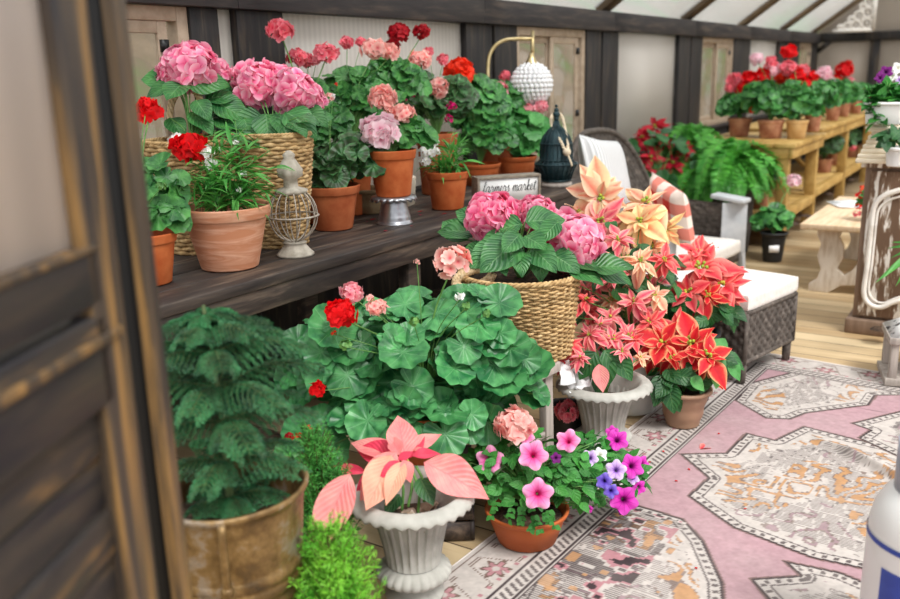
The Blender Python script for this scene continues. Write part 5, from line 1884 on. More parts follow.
NEED = T([(-.09, 0, 0), (.09, 0, 0), (.05, 1, 0), (-.05, 1, 0)], [(0, 1, 2, 3)], uv=[(0, 0), (1, 0), (1, 1), (0, 1)])
rg = np.random.default_rng(50)
m, st = MB(), MB()
top = W(203, 305, dB + .02)
base = pB + Z * hB * .86
trunk = cat([base, base * .55 + top * .45 + R0 * .01, top], 10)
st.add(tube(trunk, np.linspace(.012, .005, len(trunk)), 7))
for w_i, (f, ln_) in enumerate([(.14, .13), (.32, .20), (.50, .245), (.67, .25), (.82, .21), (.94, .14), (.995, .06)]):
    o_ = trunk[int(f * (len(trunk) - 1))]
    nb = 6
    for k in range(nb):
        a = 2 * PI * k / nb + w_i * .5 + rg.normal() * .1
        o2 = np.array([math.cos(a), math.sin(a), 0])
        ll = ln_ * rg.uniform(.85, 1.12) * (.8 if o2 @ R0 < -.5 else 1)
        L = cat([o_, o_ + o2 * ll * .5 + Z * (.14 * ll), o_ + o2 * ll + Z * (.04 * ll)], 6)
        needle_branch(m, st, L, .0026, rg, 1600, .0085)
        sdv = np.cross(o2, Z)
        for t in np.linspace(.12, .97, 13):
            c_ = L[int(t * (len(L) - 1))]
            for sg_ in (-1, 1):
                bl = ll * .30 * (1.08 - t) ** .6 + .022
                L2 = cat([c_, c_ + (sdv * sg_ * .70 + o2 * .60) * bl * .55 - Z * bl * .04, c_ + (sdv * sg_ * .60 + o2 * .80) * bl - Z * bl * .45], 3)
                needle_branch(m, st, L2, .0014, rg, 2000, .0075, 1.0)
m.build('foliage', M['pine'], np_)
st.build('stem', mat('pine_twig', S(86, 104, 56), S(60, 76, 44), 30, .8), np_)

# ------------------------------------------------------------------ cypresses
def spray_plant(name, label, p, tip, wid, n, mt, seed, pot=(.09, .07, .12), lean=0):
    rg = np.random.default_rng(seed)
    r = thing(name, p, label, 'potted plant')
    g = plain_pot(pot[0], pot[1], pot[2])
    g.v += p
    one(g).build('pot', M['blackpot'], r)
    b = p + Z * pot[2] * .9
    soil(r, p, pot[0] * .85, pot[2] * .88)
    H = tip[2] - b[2]
    m, st = MB(), MB()
    tr = cat([b, (b + tip) / 2 + R0 * .01, tip], 12)
    st.add(tube(tr, np.linspace(.006, .002, len(tr)), 6))
    for k in range(n):
        f = rg.uniform(.02, 1) ** .9
        o_ = tr[int(f * (len(tr) - 1))]
        a = rg.uniform(0, 2 * PI)
        o2 = np.array([math.cos(a), math.sin(a), 0])
        ll = wid * (1.08 - f) ** .75 * rg.uniform(.6, 1.1) + .015
        L = cat([o_, o_ + o2 * ll * .5 + Z * ll * .35, o_ + o2 * ll * .9 + Z * ll * 1.0], 5)
        st.add(tube(L, .0012, 4, cap=False))
        for t in np.linspace(.15, 1, max(5, int(ll / .010))):
            i = min(len(L) - 2, int(t * (len(L) - 1)))
            dr = nrm(L[i + 1] - L[i])
            for sg_ in (-1, 1, 0):
                tt = nrm(dr + (np.cross(dr, rg.normal(size=3)) * .9 if sg_ else rg.normal(size=3) * .15))
                sl_ = ll * .26 * (1.15 - t) + .016
                e = L[i]
                for q_ in range(3):
                    m.add(CYP, rot(rg.normal(size=3), nrm(tt + rg.normal(size=3) * .35)) * sl_ * .6, e + tt * sl_ * .3 * q_, (.9 + .25 * t + rg.normal() * .08,) * 3)
    m.build('foliage', M[mt], r)
    st.build('stem', M['woody'], r)
CYP = T([(-.075, 0, 0), (.075, 0, 0), (.075, .6, .02), (-.075, .6, .02), (.02, 1, 0), (-.02, 1, 0)], [(0, 1, 2, 3), (3, 2, 4, 5)], uv=[(0, 0), (1, 0), (1, .6), (0, .6), (.6, 1), (.4, 1)])
tp_ = W(326, 527, 2.14)
spray_plant('cypress_plant', 'small bright lime green feathery cypress in front of the pale urn, low at the bucket', np.array([tp_[0], tp_[1], 0.]), tp_, .15, 170, 'cypress', 61)
tp_ = W(312, 428, 2.5)
spray_plant('cypress_plant', 'taller green feathery cypress between the metal bucket and the big geranium', np.array([tp_[0], tp_[1], 0.]), tp_, .13, 200, 'cypress_b', 62)
q = W(300, 440, 2.72)
r, b, d = potted('geranium_plant', 'small red flower nearly hidden behind the green cypress', (np.array([q[0], q[1], 0]), .08, .06, .14), 'tc')
blooms(r, b, [(300, 440, 18, 'f_red', d, dict(n=22)), (289, 436, 10, 'f_dkred', d, dict(n=12)), (308, 428, 8, 'f_orange', d, dict(n=10))], d)
foliage(r, [E(300, 455, d, 20, 16)], LEAF_GER, M['ger'], px(12, d), 26, b, seed=63)

# ------------------------------------------------------------------ urns
def urn(root, p, R, H):
    k = R
    nfl = 24
    prof = [(.001, 0), (.50 * k, 0), (.52 * k, .012), (.52 * k, .04 * H / .34)]
    one(lathe([(.001, 0), (.46 * k, 0), (.48 * k, .015 * H / .34), (.36 * k, .03 * H / .34), (.34 * k, .06 * H / .34), (.001, .062 * H / .34)], p, 48)).build('foot', M['urn'], root)
    def gad(i, a, rr, zz):
        return rr * (1 + (.05 * np.abs(np.sin(nfl / 2 * a)) - .03) * math.sin(PI * i / 8)), zz
    one(lathe([((.34 + .26 * math.sin(PI * t)) * k, (.045 + .075 * t) * H / .34) for t in np.linspace(0, 1, 9)], p, 192, gad)).build('gadrooned_bulb', M['urn'], root)
    def fl(i, a, rr, zz):
        e = min(1, i / 2, (12 - i) / 1.5)
        return rr * (1 - .10 * max(0, e) * np.sqrt(np.abs(np.sin(nfl / 2 * a)))), zz
    body = [((.44 + .20 * t ** 1.3) * k, (.115 + .175 * t) * H / .34) for t in np.linspace(0, 1, 13)]
    one(lathe(body, p, 192, fl)).build('fluted_body', M['urn'], root)
    def sc(i, a, rr, zz):
        w = {3: 1, 4: 1, 5: .5}.get(i, 0)
        return rr * (1 + .006 * w * np.sin(30 * a)), zz - .0042 * w * (1 + np.sin(30 * a)) * k / .19
    h = H / .34
    rim = [(.64 * k, .29 * h), (.76 * k, .305 * h), (.90 * k, .314 * h), (.985 * k, .312 * h), (1.0 * k, .318 * h), (.97 * k, .326 * h), (.90 * k, .334 * h), (.80 * k, .338 * h), (.755 * k, .335 * h), (.70 * k, .32 * h), (.615 * k, .295 * h), (.54 * k, .25 * h), (.47 * k, .2 * h)]
    one(lathe(rim, p, 168, sc)).build('scalloped_rim', M['urn'], root)
    o = one(lathe([(.001, .248 * h), (.3 * k, .252 * h), (.53 * k, .244 * h)], p, 32)).build('soil', M['soil'], root)
    return p + Z * .245 * h

M['chips'] = mat('torn_foil_and_bark', S(206, 188, 168), S(140, 116, 92), 20, .5, lo=.45, hi=.55)
d1 = 2.6
c1 = W(411, 494, d1)
p1_ = np.array([c1[0], c1[1], .012])
R1, H1 = px(64, d1), c1[2] / .335 * .34
u1 = thing('poinsettia_plant', p1_, 'pale grey fluted urn with one large salmon pink poinsettia and bare soil', 'potted plant')
s1 = urn(u1, p1_, R1, H1)
rg = np.random.default_rng(70)
for k in range(16):
    a, rr = rg.uniform(0, 2 * PI), rg.uniform(.1, .46) * R1
    c = s1 + np.array([math.cos(a) * rr, math.sin(a) * rr, .012])
    s_ = rg.uniform(.014, .03)
    P = np.array([[c + rot((rg.normal() * .3, rg.normal() * .3, 1), rg.normal(size=3)) @ np.array([x, y, .006 * rg.normal()]) for x in np.linspace(-s_, s_, 3)] for y in np.linspace(-s_, s_, 3)])
    V = np.sort(P, 0)
    th_ = rg.uniform(0, 6)
    B = rot((rg.normal() * .35, rg.normal() * .35, 1), (math.cos(th_), math.sin(th_), 0))
    g = grid(np.array([[c + B @ np.array([x, y, .004 * rg.normal()]) for x in np.linspace(-s_, s_, 4)] for y in np.linspace(-s_ * .6, s_ * .6, 3)]))
    one(g).build('mulch_chip', M['chips'], u1)
cen = W(408, 462, d1 - .02)
BR = [  # base px, tip px, width factor, colour, depth offsets, face
    (405, 458, 402, 404, 1.05, 'b_salmon', 0, .02), (398, 458, 352, 440, .95, 'b_rose', .05, .08), (396, 452, 360, 508, .9, 'b_salmon', -.02, -.1),
    (392, 456, 366, 511, 1.0, 'b_peach', -.06, -.16), (424, 462, 489, 494, .95, 'b_salmon', -.02, -.08), (396, 460, 353, 428, .9, 'b_salmon', .06, .12),
    (350, 474, 315, 524, .78, 'b_salmon', -.22, -.42), (408, 452, 442, 421, .62, 'b_salmon', .03, .05), (412, 456, 440, 446, .7, 'b_rose', .0, .0),
    (366, 472, 330, 467, .5, 'b_rose', .05, .08), (400, 455, 388, 428, .9, 'b_salmon', -.02, .0), (403, 460, 412, 478, 1.15, 'b_salmon', -.1, -.14), (398, 460, 408, 448, .9, 'b_rose', -.08, -.1), (400, 462, 380, 476, .9, 'b_rose', -.08, -.12), (380, 470, 352, 498, .9, 'b_rose', .0, -.04), (410, 458, 424, 430, .7, 'b_rose', .02, .04), (404, 462, 384, 500, .8, 'b_peach', -.1, -.18)]
for i, (a0_, b0_, a1_, b1_, wf_, mt_, z0_, z1_) in enumerate(BR):
    A_, T_ = W(a0_, b0_, d1 + z0_), W(a1_, b1_, d1 + z1_)
    L = np.linalg.norm(T_ - A_)
    nn = nrm(nrm(CAM - A_) * .8 + Z * .6 + rg.normal(size=3) * .15)
    Rm = rot(nn, T_ - A_) * L
    Rm[:, 0] *= wf_
    bb = 1 + rg.normal() * .05
    MB().add(BRACT_HI[i % 3], Rm, A_, (bb, bb, bb)).build('bract', M[mt_], u1)
cyathia(cen, .05, rg, nrm(CAM - cen)).build('flower_bud', M['cya'], u1)
for (u_, v_, uu, vv) in ((408, 505, 408, 463), (418, 512, 412, 470), (402, 508, 396, 465), (424, 500, 416, 466)):
    one(tube(cat([W(u_, v_ + 2, d1), W((u_ + uu) / 2 + 4, (v_ + vv) / 2, d1), W(uu, vv, d1)], 5), .0045, 6)).build('stem', M['stalk'], u1)
lf = MB()
for (a0_, b0_, a1_, b1_) in ((396, 497, 372, 470), (400, 495, 392, 515), (420, 478, 428, 505), (392, 474, 380, 500)):
    A_, T_ = W(a0_, b0_, d1), W(a1_, b1_, d1 + .02)
    lf.add(LEAF_OV[1], rot(nrm(CAM - A_) + Z, T_ - A_) * np.linalg.norm(T_ - A_), A_)
lf.build('foliage', M['poin_leaf'], u1)

d2 = 3.56
c2 = W(604, 383, d2)
p2_ = np.array([c2[0], c2[1], .012])
R2, H2 = px(48, d2), c2[2] / .335 * .34
u2 = thing('poinsettia_plant', p2_, 'pale grey fluted urn of small pink poinsettias with torn white paper inside, beside the stool', 'potted plant')
s2 = urn(u2, p2_, R2, H2)
bs = s2
poinsettia_heads(u2, bs, [(570, 345, d2 - .06, 22, 'b_coral', .2), (590, 335, d2, 22, 'b_pinkmar', .2), (612, 340, d2, 24, 'b_pinkmar', .2), (632, 340, d2 + .05, 20, 'b_coral', .2), (560, 358, d2 - .05, 16, 'b_coral', .3), (600, 325, d2 + .08, 18, 'b_pinkmar', .1), (622, 352, d2 - .08, 18, 'b_pinkmar', .3), (580, 358, d2 - .12, 16, 'b_pinkmar', .3), (640, 358, d2, 14, 'b_peachcream', .3)], 71)
lf = MB()
for (a0_, b0_, a1_, b1_) in ((606, 356, 597, 392), (604, 350, 622, 372), (596, 352, 580, 374), (616, 356, 632, 378)):
    A_, T_ = W(a0_, b0_, d2 - .06), W(a1_, b1_, d2 - .12)
    lf.add(LEAF_OV[1], rot(nrm(CAM - A_) + Z * .3, T_ - A_) * np.linalg.norm(T_ - A_), A_)
lf.build('foliage', M['poin_leaf'], u2)
A_, T_ = W(599, 364, d2 - .1), W(603, 393, d2 - .12)
Rm = rot(nrm(CAM - A_) + Z * .3, T_ - A_) * np.linalg.norm(T_ - A_)
one(T(BRACT_HI[0].v @ Rm.T + A_, BRACT_HI[0].q, None, BRACT_HI[0].uv)).build('bract', M['b_salmon'], u2)
pm_ = MB()
for i, (a, bq) in enumerate(((565, 372), (572, 380), (580, 386), (570, 376))):
    c = W(a, bq, d2 - .10 + .02 * i)
    B = rot(nrm(CAM - c) + .8 * rg.normal(size=3), rg.normal(size=3))
    pm_.add(grid(np.array([[c + B @ np.array([x, y, .012 * rg.normal()]) for x in np.linspace(-.05, .05, 5)] for y in np.linspace(-.03, .03, 4)])))
pm_.build('torn_paper', M['paper'], u2)

# pink carnation-like geranium in a dark pot behind the urn
q = W(566, 430, 3.75)
r, b, d = potted('geranium_plant', 'dark pot with one ruffled pink flower head between the stool leg and the urn', (np.array([q[0], q[1], 0]), .09, .07, .17), 'blackpot', 'smooth')
blooms(r, b, [(567, 411, 24, 'f_coral', d - .14, dict(n=24, kind='double'))], d)
foliage(r, [E(572, 425, d, 22, 16)], LEAF_GER, M['ger'], px(10, d), 24, b, seed=72)

# ------------------------------------------------------------------ petunia bowl
r, b, d = potted('petunia_plant', 'orange terracotta bowl of pink petunias and trailing magenta flowers on the rug corner', pot_fit(527, 554, 507, 84, 58, .011), 'tc_bowl', 'bowl')
foliage(r, [E(530, 470, d, 58, 40, 45, 1.2), E(500, 475, d, 36, 36, 30, .7), E(565, 480, d - .02, 40, 34, 30, .8), E(600, 480, d + .08, 36, 34, 26, .7), E(622, 480, d + .12, 22, 26, 18, .4), E(526, 490, d - .08, 42, 12, 12, .12), E(590, 455, d + .15, 30, 22, 22, .3)], LEAF_SM, M['petleaf'], px(15, d), 680, b, seed=81, face=.4, upw=.7, jit=.5, inner=.75, hang=.2)
lf = MB()
rg = np.random.default_rng(82)
for (u0, v0, u1, v1) in [(515, 500, 508, 522), (530, 505, 541, 533), (541, 512, 552, 522), (498, 500, 490, 518), (536, 520, 530, 530), (548, 508, 556, 528), (522, 505, 521, 523)]:
    L = cat([W(u0, v0, d - .16), W((u0 + u1) / 2, (v0 + v1) / 2, d - .2), W(u1, v1, d - .2)], 4)
    for t in range(1, len(L), 2):
        for sg_ in (-1, 1):
            tt = nrm(L[-1] - L[0]) + R0 * sg_ * .9
            lf.add(LEAF_SM[0], rot(nrm(CAM - L[0]) + rg.normal(size=3) * .4, tt) * px(7, d) * rg.uniform(.7, 1.1), L[t])
lf.build('trailing_foliage', M['petleaf'], r)
PET = [(490, 460, 30, 'p_pink', -.08, (-.3, .5)), (533, 455, 32, 'p_pink', -.2, (0, .5)), (538, 494, 33, 'p_pink', -.26, (.1, .2)), (568, 441, 26, 'p_pink', -.1, (-.3, .9)), (500, 425, 22, 'p_mag', .08, (-.2, .7)), (464, 436, 18, 'p_pur', .06, (-.6, .3)), (525, 436, 20, 'p_pink', -.1, (.2, .6)),
       (624, 500, 30, 'p_mag', -.06, (.2, .1)), (632, 466, 26, 'p_mag', .02, (.5, .4)), (617, 440, 24, 'p_mag', .1, (.1, .9)), (616, 470, 22, 'p_lil', -.06, (0, .5)), (604, 481, 18, 'p_vio', -.1, (-.3, .2)), (590, 458, 18, 'p_lil', -.04, (-.1, .6)), (600, 455, 16, 'f_white', .0, (.2, .6)), (639, 487, 16, 'p_mag', .05, (.7, .2)), (611, 491, 16, 'p_vio', -.08, (.2, 0)), (642, 464, 18, 'p_mag', .08, (.9, .3)), (612, 432, 14, 'p_mag', .12, (-.3, .8)), (589, 509, 9, 'p_mag', -.1, (0, -.3)), (622, 512, 9, 'p_pur', -.04, (0, -.5)), (556, 458, 12, 'p_pur', -.12, (.3, .2)), (633, 478, 14, 'p_lil', .02, (.4, .3))]
for i, (u_, v_, dm_, mt_, dz_, (fx, fz)) in enumerate(PET):
    p = W(u_, v_, d + dz_)
    R_ = dm_ / 2 * (d + dz_) / F_PX
    nn = nrm(nrm(CAM - p) * 1.0 + R0 * fx * .8 + Z * (fz - .25) * .8)
    fl_o = MB().add(PETUNIA[i % 3], rot(nn, rg.normal(size=3)) * R_, p).build('flower', M[mt_], r)
    MB().add(tube(stalkline(b, p - nn * R_ * .75, n=4), .0016, 4)).build('flower_stalk', M['stalk'], fl_o)
blooms(r, b, [(514, 425, 44, 'f_salmon', d - .08, dict(n=50))], d)

# ------------------------------------------------------------------ poinsettias before the armchair
fit = pot_fit(628, 417, 345, 76, 54, .011)
r, b, d = potted('poinsettia_plant', 'tall pale grey planter of peach, cream and pink poinsettias in front of the armchair', fit, 'greypot', 'smooth')
foliage(r, [E(610, 265, d, 46, 50, 50, 1), E(640, 285, d, 40, 40, 40, 1), E(590, 300, d, 34, 34, 30, .6), E(630, 325, d - .1, 40, 20, 30, .6)], LEAF_OV, M['poin_leaf'], px(22, d), 110, b, seed=91, face=.4, hang=.4)
poinsettia_heads(r, b, [(600, 198, d + .05, 40, 'b_peachcream', .0), (646, 204, d + .1, 40, 'b_peachcream', .05), (640, 222, d - .05, 34, 'b_cream', .35), (600, 222, d, 30, 'b_pinkmar', .2), (606, 238, d - .1, 24, 'b_pinkmar', .3), (568, 244, d, 18, 'b_coral', .2), (582, 262, d - .05, 24, 'b_pinkmar', .2), (624, 258, d - .1, 26, 'b_peachcream', .3), (652, 248, d, 24, 'b_peachcream', .3), (594, 282, d - .1, 26, 'b_pinkmar', .2), (568, 300, d, 22, 'b_coral', .2), (560, 278, d + .05, 16, 'b_coral', .2), (632, 290, d - .12, 24, 'b_peachcream', .4), (652, 276, d - .05, 24, 'b_pinkmar', .2), (612, 300, d - .14, 20, 'b_peachcream', .5), (640, 312, d - .1, 20, 'b_pinkmar', .3), (588, 312, d - .1, 18, 'b_coral', .3), (622, 225, d + .08, 26, 'b_cream', .2), (666, 230, d + .08, 24, 'b_cream', .4), (578, 212, d + .1, 20, 'b_peachcream', .2), (575, 282, d - .22, 22, 'b_pinkmar', .3), (612, 272, d - .25, 24, 'b_pinkmar', .3), (640, 262, d - .25, 26, 'b_peachcream', .4), (598, 258, d - .25, 22, 'b_peachcream', .3), (585, 300, d - .25, 20, 'b_coral', .3), (610, 318, d - .28, 20, 'b_pinkmar', .4), (634, 302, d - .28, 22, 'b_pinkmar', .4), (655, 295, d - .25, 22, 'b_peachcream', .4), (650, 322, d - .28, 20, 'b_coral', .4), (564, 316, d - .2, 18, 'b_pinkmar', .3), (618, 240, d - .2, 24, 'b_pinkmar', .3), (664, 260, d - .2, 22, 'b_coral', .3), (628, 335, d - .3, 18, 'b_pinkmar', .3)], 92)

q = onz(688, 398, .008)
fit = (q + np.array([-.02, 0, .005]), .13, .10, .34)
r, b, d = potted('poinsettia_plant', 'coral red poinsettia in a dark pot between the taupe pot and the ottoman', fit, 'blackpot', 'smooth')
foliage(r, [E(696, 308, d, 34, 28, 30), E(712, 308, d, 20, 14, 20)], LEAF_OV, M['poin_leaf'], px(22, d), 50, b, seed=93, face=.4, hang=.4)
poinsettia_heads(r, b, [(700, 268, d, 42, 'b_coral', .0), (722, 286, d - .05, 36, 'b_coral', .4), (688, 292, d - .08, 32, 'b_coral', .4), (698, 254, d + .05, 24, 'b_coral', -.3), (730, 298, d - .02, 26, 'b_coral', .7), (708, 296, d - .1, 26, 'b_redmar', .5)], 94)

r, b, d = potted('poinsettia_plant', 'red and cream marbled poinsettia in a taupe pot on the rug border', pot_fit(682, 430, 387, 50, 33, .011), 'brownpot', 'plain')
foliage(r, [E(690, 360, d, 36, 26, 30), E(700, 366, d - .05, 22, 18, 20), E(668, 378, d - .08, 22, 14, 16)], LEAF_OV, M['poin_leaf'], px(26, d), 46, b, seed=95, face=.5, hang=.5)
foliage(r, [E(712, 362, d - .1, 16, 18, 12), E(684, 378, d - .15, 16, 10, 8)], LEAF_OV, M['ger_pale'], px(22, d), 8, b, 'young_foliage', seed=96, face=.6, hang=.6)
poinsettia_heads(r, b, [(662, 343, d - .1, 35, 'b_redmar', .2), (692, 344, d - .1, 38, 'b_redmar', .2), (655, 352, d - .08, 24, 'b_redmar', .4), (708, 358, d - .16, 33, 'b_redmar', .6), (676, 330, d + .05, 24, 'b_coral', .0), (672, 358, d - .12, 22, 'b_redmar', .5)], 97)
A_, T_ = W(711, 362, d - .12), W(723, 390, d - .16)
Rm = rot(nrm(CAM - A_), T_ - A_) * np.linalg.norm(T_ - A_)
one(T(BRACT_HI[1].v @ Rm.T + A_, BRACT_HI[1].q, None, BRACT_HI[1].uv)).build('bract', M['b_redmar'], r)

# fallen bract and petals on the rug
PF2 = 'small petals dropped on the rug'
p = onz(704, 445, .011)
o = one(T(BRACT[1].v @ (rot((0, 0, 1), (1, -.35, .0)) * .10).T + p - np.array([.05, -.0, 0]), BRACT[1].q, None, BRACT[1].uv)).build('fallen_bract', M['b_coral'], None, p)
tag(o, 'long coral red poinsettia bract dropped on the pink rug field', 'petal')
for i, (u, v) in enumerate([(676, 440), (690, 470), (678, 481), (746, 508), (695, 567), (648, 462), (718, 434), (664, 452)]):
    p = onz(u, v, .012)
    B = blade(W_PT(.42), 3, 2, .2, .12)
    o = one(T(B.v @ (rot((0, 0, 1), (math.cos(i), math.sin(i), 0)) * .012).T + p, B.q)).build('fallen_petal', M['f_red'], None, p)
    tag(o, 'tiny red petal scrap on the rug', 'petal', PF2)
# ------------------------------------------------------------------ far plants beyond the armchair
def onY(u, v, y):
    r_ = ray(u, v)
    return CAM + r_ * y / r_[1]

q = onY(660, 200, 2.55)
r, b, d = potted('poinsettia_plant', 'tall dark red poinsettia behind the grey wicker armchair', (np.array([q[0], q[1], 0.0]), .16, .12, .55), 'blackpot', 'smooth')
foliage(r, [E(660, 165, d, 36, 32), E(655, 185, d, 36, 22)], LEAF_OV, M['poin_leaf'], px(18, d), 110, b, seed=101)
poinsettia_heads(r, b, [(640, 138, d, 20, 'b_red', .1), (662, 142, d, 21, 'b_red', .1), (684, 152, d, 19, 'b_red', .2), (650, 158, d - .1, 19, 'b_red', .2), (672, 164, d - .1, 18, 'b_red', .2), (690, 166, d - .05, 16, 'b_red', .3), (640, 166, d - .1, 16, 'b_red', .2), (655, 128, d + .1, 18, 'b_red', .0), (632, 150, d, 15, 'b_red', .1), (658, 176, d - .15, 15, 'b_red', .3), (680, 182, d - .15, 12, 'b_red', .3)], 102)

def fern(label, u, vbase, y, ln, n, seed, potspec, up=.5):
    c = onY(u, vbase, y)
    pz, rt, rb, h = potspec
    p = np.array([c[0], c[1], pz])
    rg = np.random.default_rng(seed)
    r = thing('fern_plant', p, label, 'potted plant')
    g = plain_pot(rt, rb, h)
    g.v += p
    one(g).build('pot', M['char_pot'], r)
    soil(r, p, rt * .85, h * .88)
    b = p + Z * h * .88
    m, st = MB(), MB()
    PIN = blade(W_ST(.14), 2, 1, .2, -.15)
    for k in range(n):
        a = rg.uniform(0, 2 * PI)
        o2 = np.array([math.cos(a), math.sin(a), 0])
        l_ = ln * rg.uniform(.6, 1.1)
        e = rg.uniform(.15, 1.0)
        L = cat([b + o2 * .03, b + o2 * l_ * .35 * (1 - e * .4) + Z * l_ * (.35 + up * e), b + o2 * l_ * .75 + Z * l_ * (.1 + up * e * 1.0), b + o2 * l_ * 1.0 + Z * l_ * (-.25 + up * e * .7)], 8)
        st.add(tube(L, .002, 4, cap=False))
        sd = np.cross(o2, Z)
        for i in range(2, len(L) - 1):
            t = i / len(L)
            dr = nrm(L[i + 1] - L[i])
            w = l_ * .17 * math.sin(PI * (.12 + .86 * t)) + .008
            for sg_ in (-1, 1):
                for hf in (0, .5):
                    tt = sd * sg_ + dr * .35 - Z * .15
                    bb = 1 + rg.normal() * .12
                    m.add(PIN, rot(np.cross(dr, sd) * 1.0 + rg.normal(size=3) * .15, tt) * w, L[i] + (L[i + 1] - L[i]) * hf, (bb, bb, bb))
    m.build('foliage', M['fern'], r)
    st.build('stem', M['stalk'], r)
    return r

M['char_pot'] = mat('charcoal_wicker_pot', S(52, 48, 46), S(78, 72, 66), 60, .8, bump=.4)
fern('big bright green arching fern in a charcoal pot in front of the pine shelf', 730, 215, 2.05, .46, 110, 111, (0.0, .2, .16, .62), .55)
fern('bushy light green fern between the red poinsettia and the arching fern', 702, 205, 2.3, .38, 110, 112, (0.0, .17, .14, .52), .5)
fern('pale green fern under the window behind the red poinsettia', 690, 170, 2.5, .36, 80, 113, (0.0, .17, .14, .78), .6)

# black nursery pot on the deck
r, b, d = potted('geranium_plant', 'small black nursery pot of green leaves with one tall pink head on the deck', pot_fit(772, 263, 232, 24, 18, 0), 'blackpot', 'smooth')
foliage(r, [E(773, 221, d, 17, 13)], LEAF_GER, M['ger'], px(7, d), 70, b, seed=121)
blooms(r, b, [(793, 181, 17, 'f_lilac', d + .1, dict(n=34)), (752, 178, 9, 'f_coral', d + .2, dict(n=12)), (744, 195, 8, 'f_white', d + .2, dict(n=10))], d)
lc = onz(772, 262, 0)
k_ = d / F_PX
pc2 = W(774, 249, d - .125)
one(obox(pc2, R0 * 5 * k_, FH * .001, Z * 3.4 * k_)).build('sticker', M['paper'], r, smooth=False)

# ------------------------------------------------------------------ far pine tables
def pine_table(label, x0, x1, y0, y1, z):
    t = thing('pine_table', ((x0 + x1) / 2, (y0 + y1) / 2, 0), label, 'table')
    n = 5
    for k in range(n):
        w = (y1 - y0) / n
        one(box((x0, y0 + k * w, z - .035), (x1, y0 + (k + 1) * w - .006, z))).build('top_board', M['greenpine'], t, smooth=False, bevel=.003)
    one(box((x0 + .02, y0 + .02, z - .125), (x1 - .02, y0 + .055, z - .036))).build('apron', M['greenpine'], t, smooth=False, bevel=.003)
    one(box((x0 + .02, y0 + .06, z - .125), (x0 + .055, y1 - .02, z - .036))).build('apron', M['greenpine'], t, smooth=False, bevel=.003)
    xs = [x0 + .08, x1 - .08] if x1 - x0 < 2 else list(np.linspace(x0 + .1, x1 - .1, 4))
    for xx in xs:
        for yy in (y0 + .1, y1 - .1):
            one(box((xx - .045, yy - .045, 0), (xx + .045, yy + .045, z - .036))).build('leg', M['greenpine'], t, smooth=False, bevel=.003)
    one(beam((x0 + .08, y0 + .15, z - .36), (x0 + .08, y0 + .42, z - .1), .04, .07, np.array([1, 0, 0]))).build('corner_brace', M['greenpine'], t, smooth=False)
    one(box((x0 + .05, y0 + .06, .24), (x1 - .05, y0 + .13, .32))).build('shelf_rail', M['greenpine'], t, smooth=False, bevel=.003)
    one(box((x0 + .05, y0 + .13, .29), (x1 - .05, y1 - .1, .315))).build('lower_shelf', M['greenpine'], t, smooth=False)
    return t
pine_table('treated pine table with a corner brace near the fern, holding clay pots of geraniums', 7.72, 9.05, 1.6, 2.5, .9)
pine_table('long treated pine table running on towards the end wall behind the cabinet', 9.12, 14.6, 1.66, 2.55, .93)

FG = [
    # label, u, v base, v rim, wt, wb, pot, foliage blobs, leaves, blooms
    ('clay pot of coral and red geraniums on the pine table end by the window', 739, 137, 118, 24, 17, 'tc_far', [(738, 106, 18, 12)], [(734, 80, 17, 'f_coral'), (750, 79, 20, 'f_red'), (741, 89, 15, 'f_red'), (730, 88, 12, 'f_coral')]),
    ('clay pot of pale pink and coral geraniums in the middle of the pine table', 770, 139, 120, 26, 20, 'tc_far', [(770, 104, 24, 14), (760, 92, 16, 10)], [(757, 59, 15, 'f_lilac'), (771, 64, 16, 'f_coral'), (773, 70, 18, 'f_lilac'), (763, 75, 16, 'f_red'), (780, 97, 15, 'f_orange'), (781, 77, 15, 'f_orange'), (752, 110, 7, 'f_orange')]),
    ('yellowish clay pot with a tall red geranium at the pine table front corner', 796, 139, 120, 22, 17, 'clay_yellow', [(800, 108, 22, 18), (795, 95, 16, 12)], [(789, 52, 17, 'f_red'), (788, 68, 18, 'f_coral'), (797, 76, 20, 'f_red'), (804, 84, 15, 'f_red')]),
    ('clay pot of pink and red geraniums at the near corner of the long table', 812, 132, 113, 17, 13, 'tc_far', [(818, 98, 20, 16)], [(804, 70, 15, 'f_coral'), (811, 78, 17, 'f_red'), (824, 74, 18, 'f_lilac')]),
    ('clay pot of pale lilac and pink geraniums, second along the long pine table', 832, 121, 106, 15, 11, 'tc_far', [(832, 96, 16, 12)], [(831, 83, 13, 'f_lilac'), (822, 82, 11, 'f_pink')]),
    ('clay pot of bright red geraniums, third along the long pine table', 843, 117, 103, 13, 10, 'tc_far', [(843, 94, 15, 11)], [(845, 69, 19, 'f_red'), (838, 79, 13, 'f_red'), (850, 81, 9, 'f_pink')]),
    ('clay pot with small orange flowers, last seen on the long pine table', 855, 114, 101, 13, 10, 'tc_far', [(856, 95, 13, 9), (866, 96, 10, 10)], [(861, 91, 7, 'f_orange'), (868, 96, 8, 'f_mag')]),
]
for i, (lab, u, vb, vr, wt, wb, pm, bl, bb) in enumerate(FG):
    zt = .9 if i < 3 else .93
    r, b, d = potted('geranium_plant', lab, pot_fit(u, vb, vr, wt, wb, zt), pm, group=None)
    foliage(r, [E(a, c, d, e, f) for a, c, e, f in bl], LEAF_GER, M['ger'], px(6, d), 190, b, seed=130 + i, jit=.45)
    blooms(r, b, [(x[0], x[1], x[2], x[3], d, dict(n=34)) for x in bb], d)

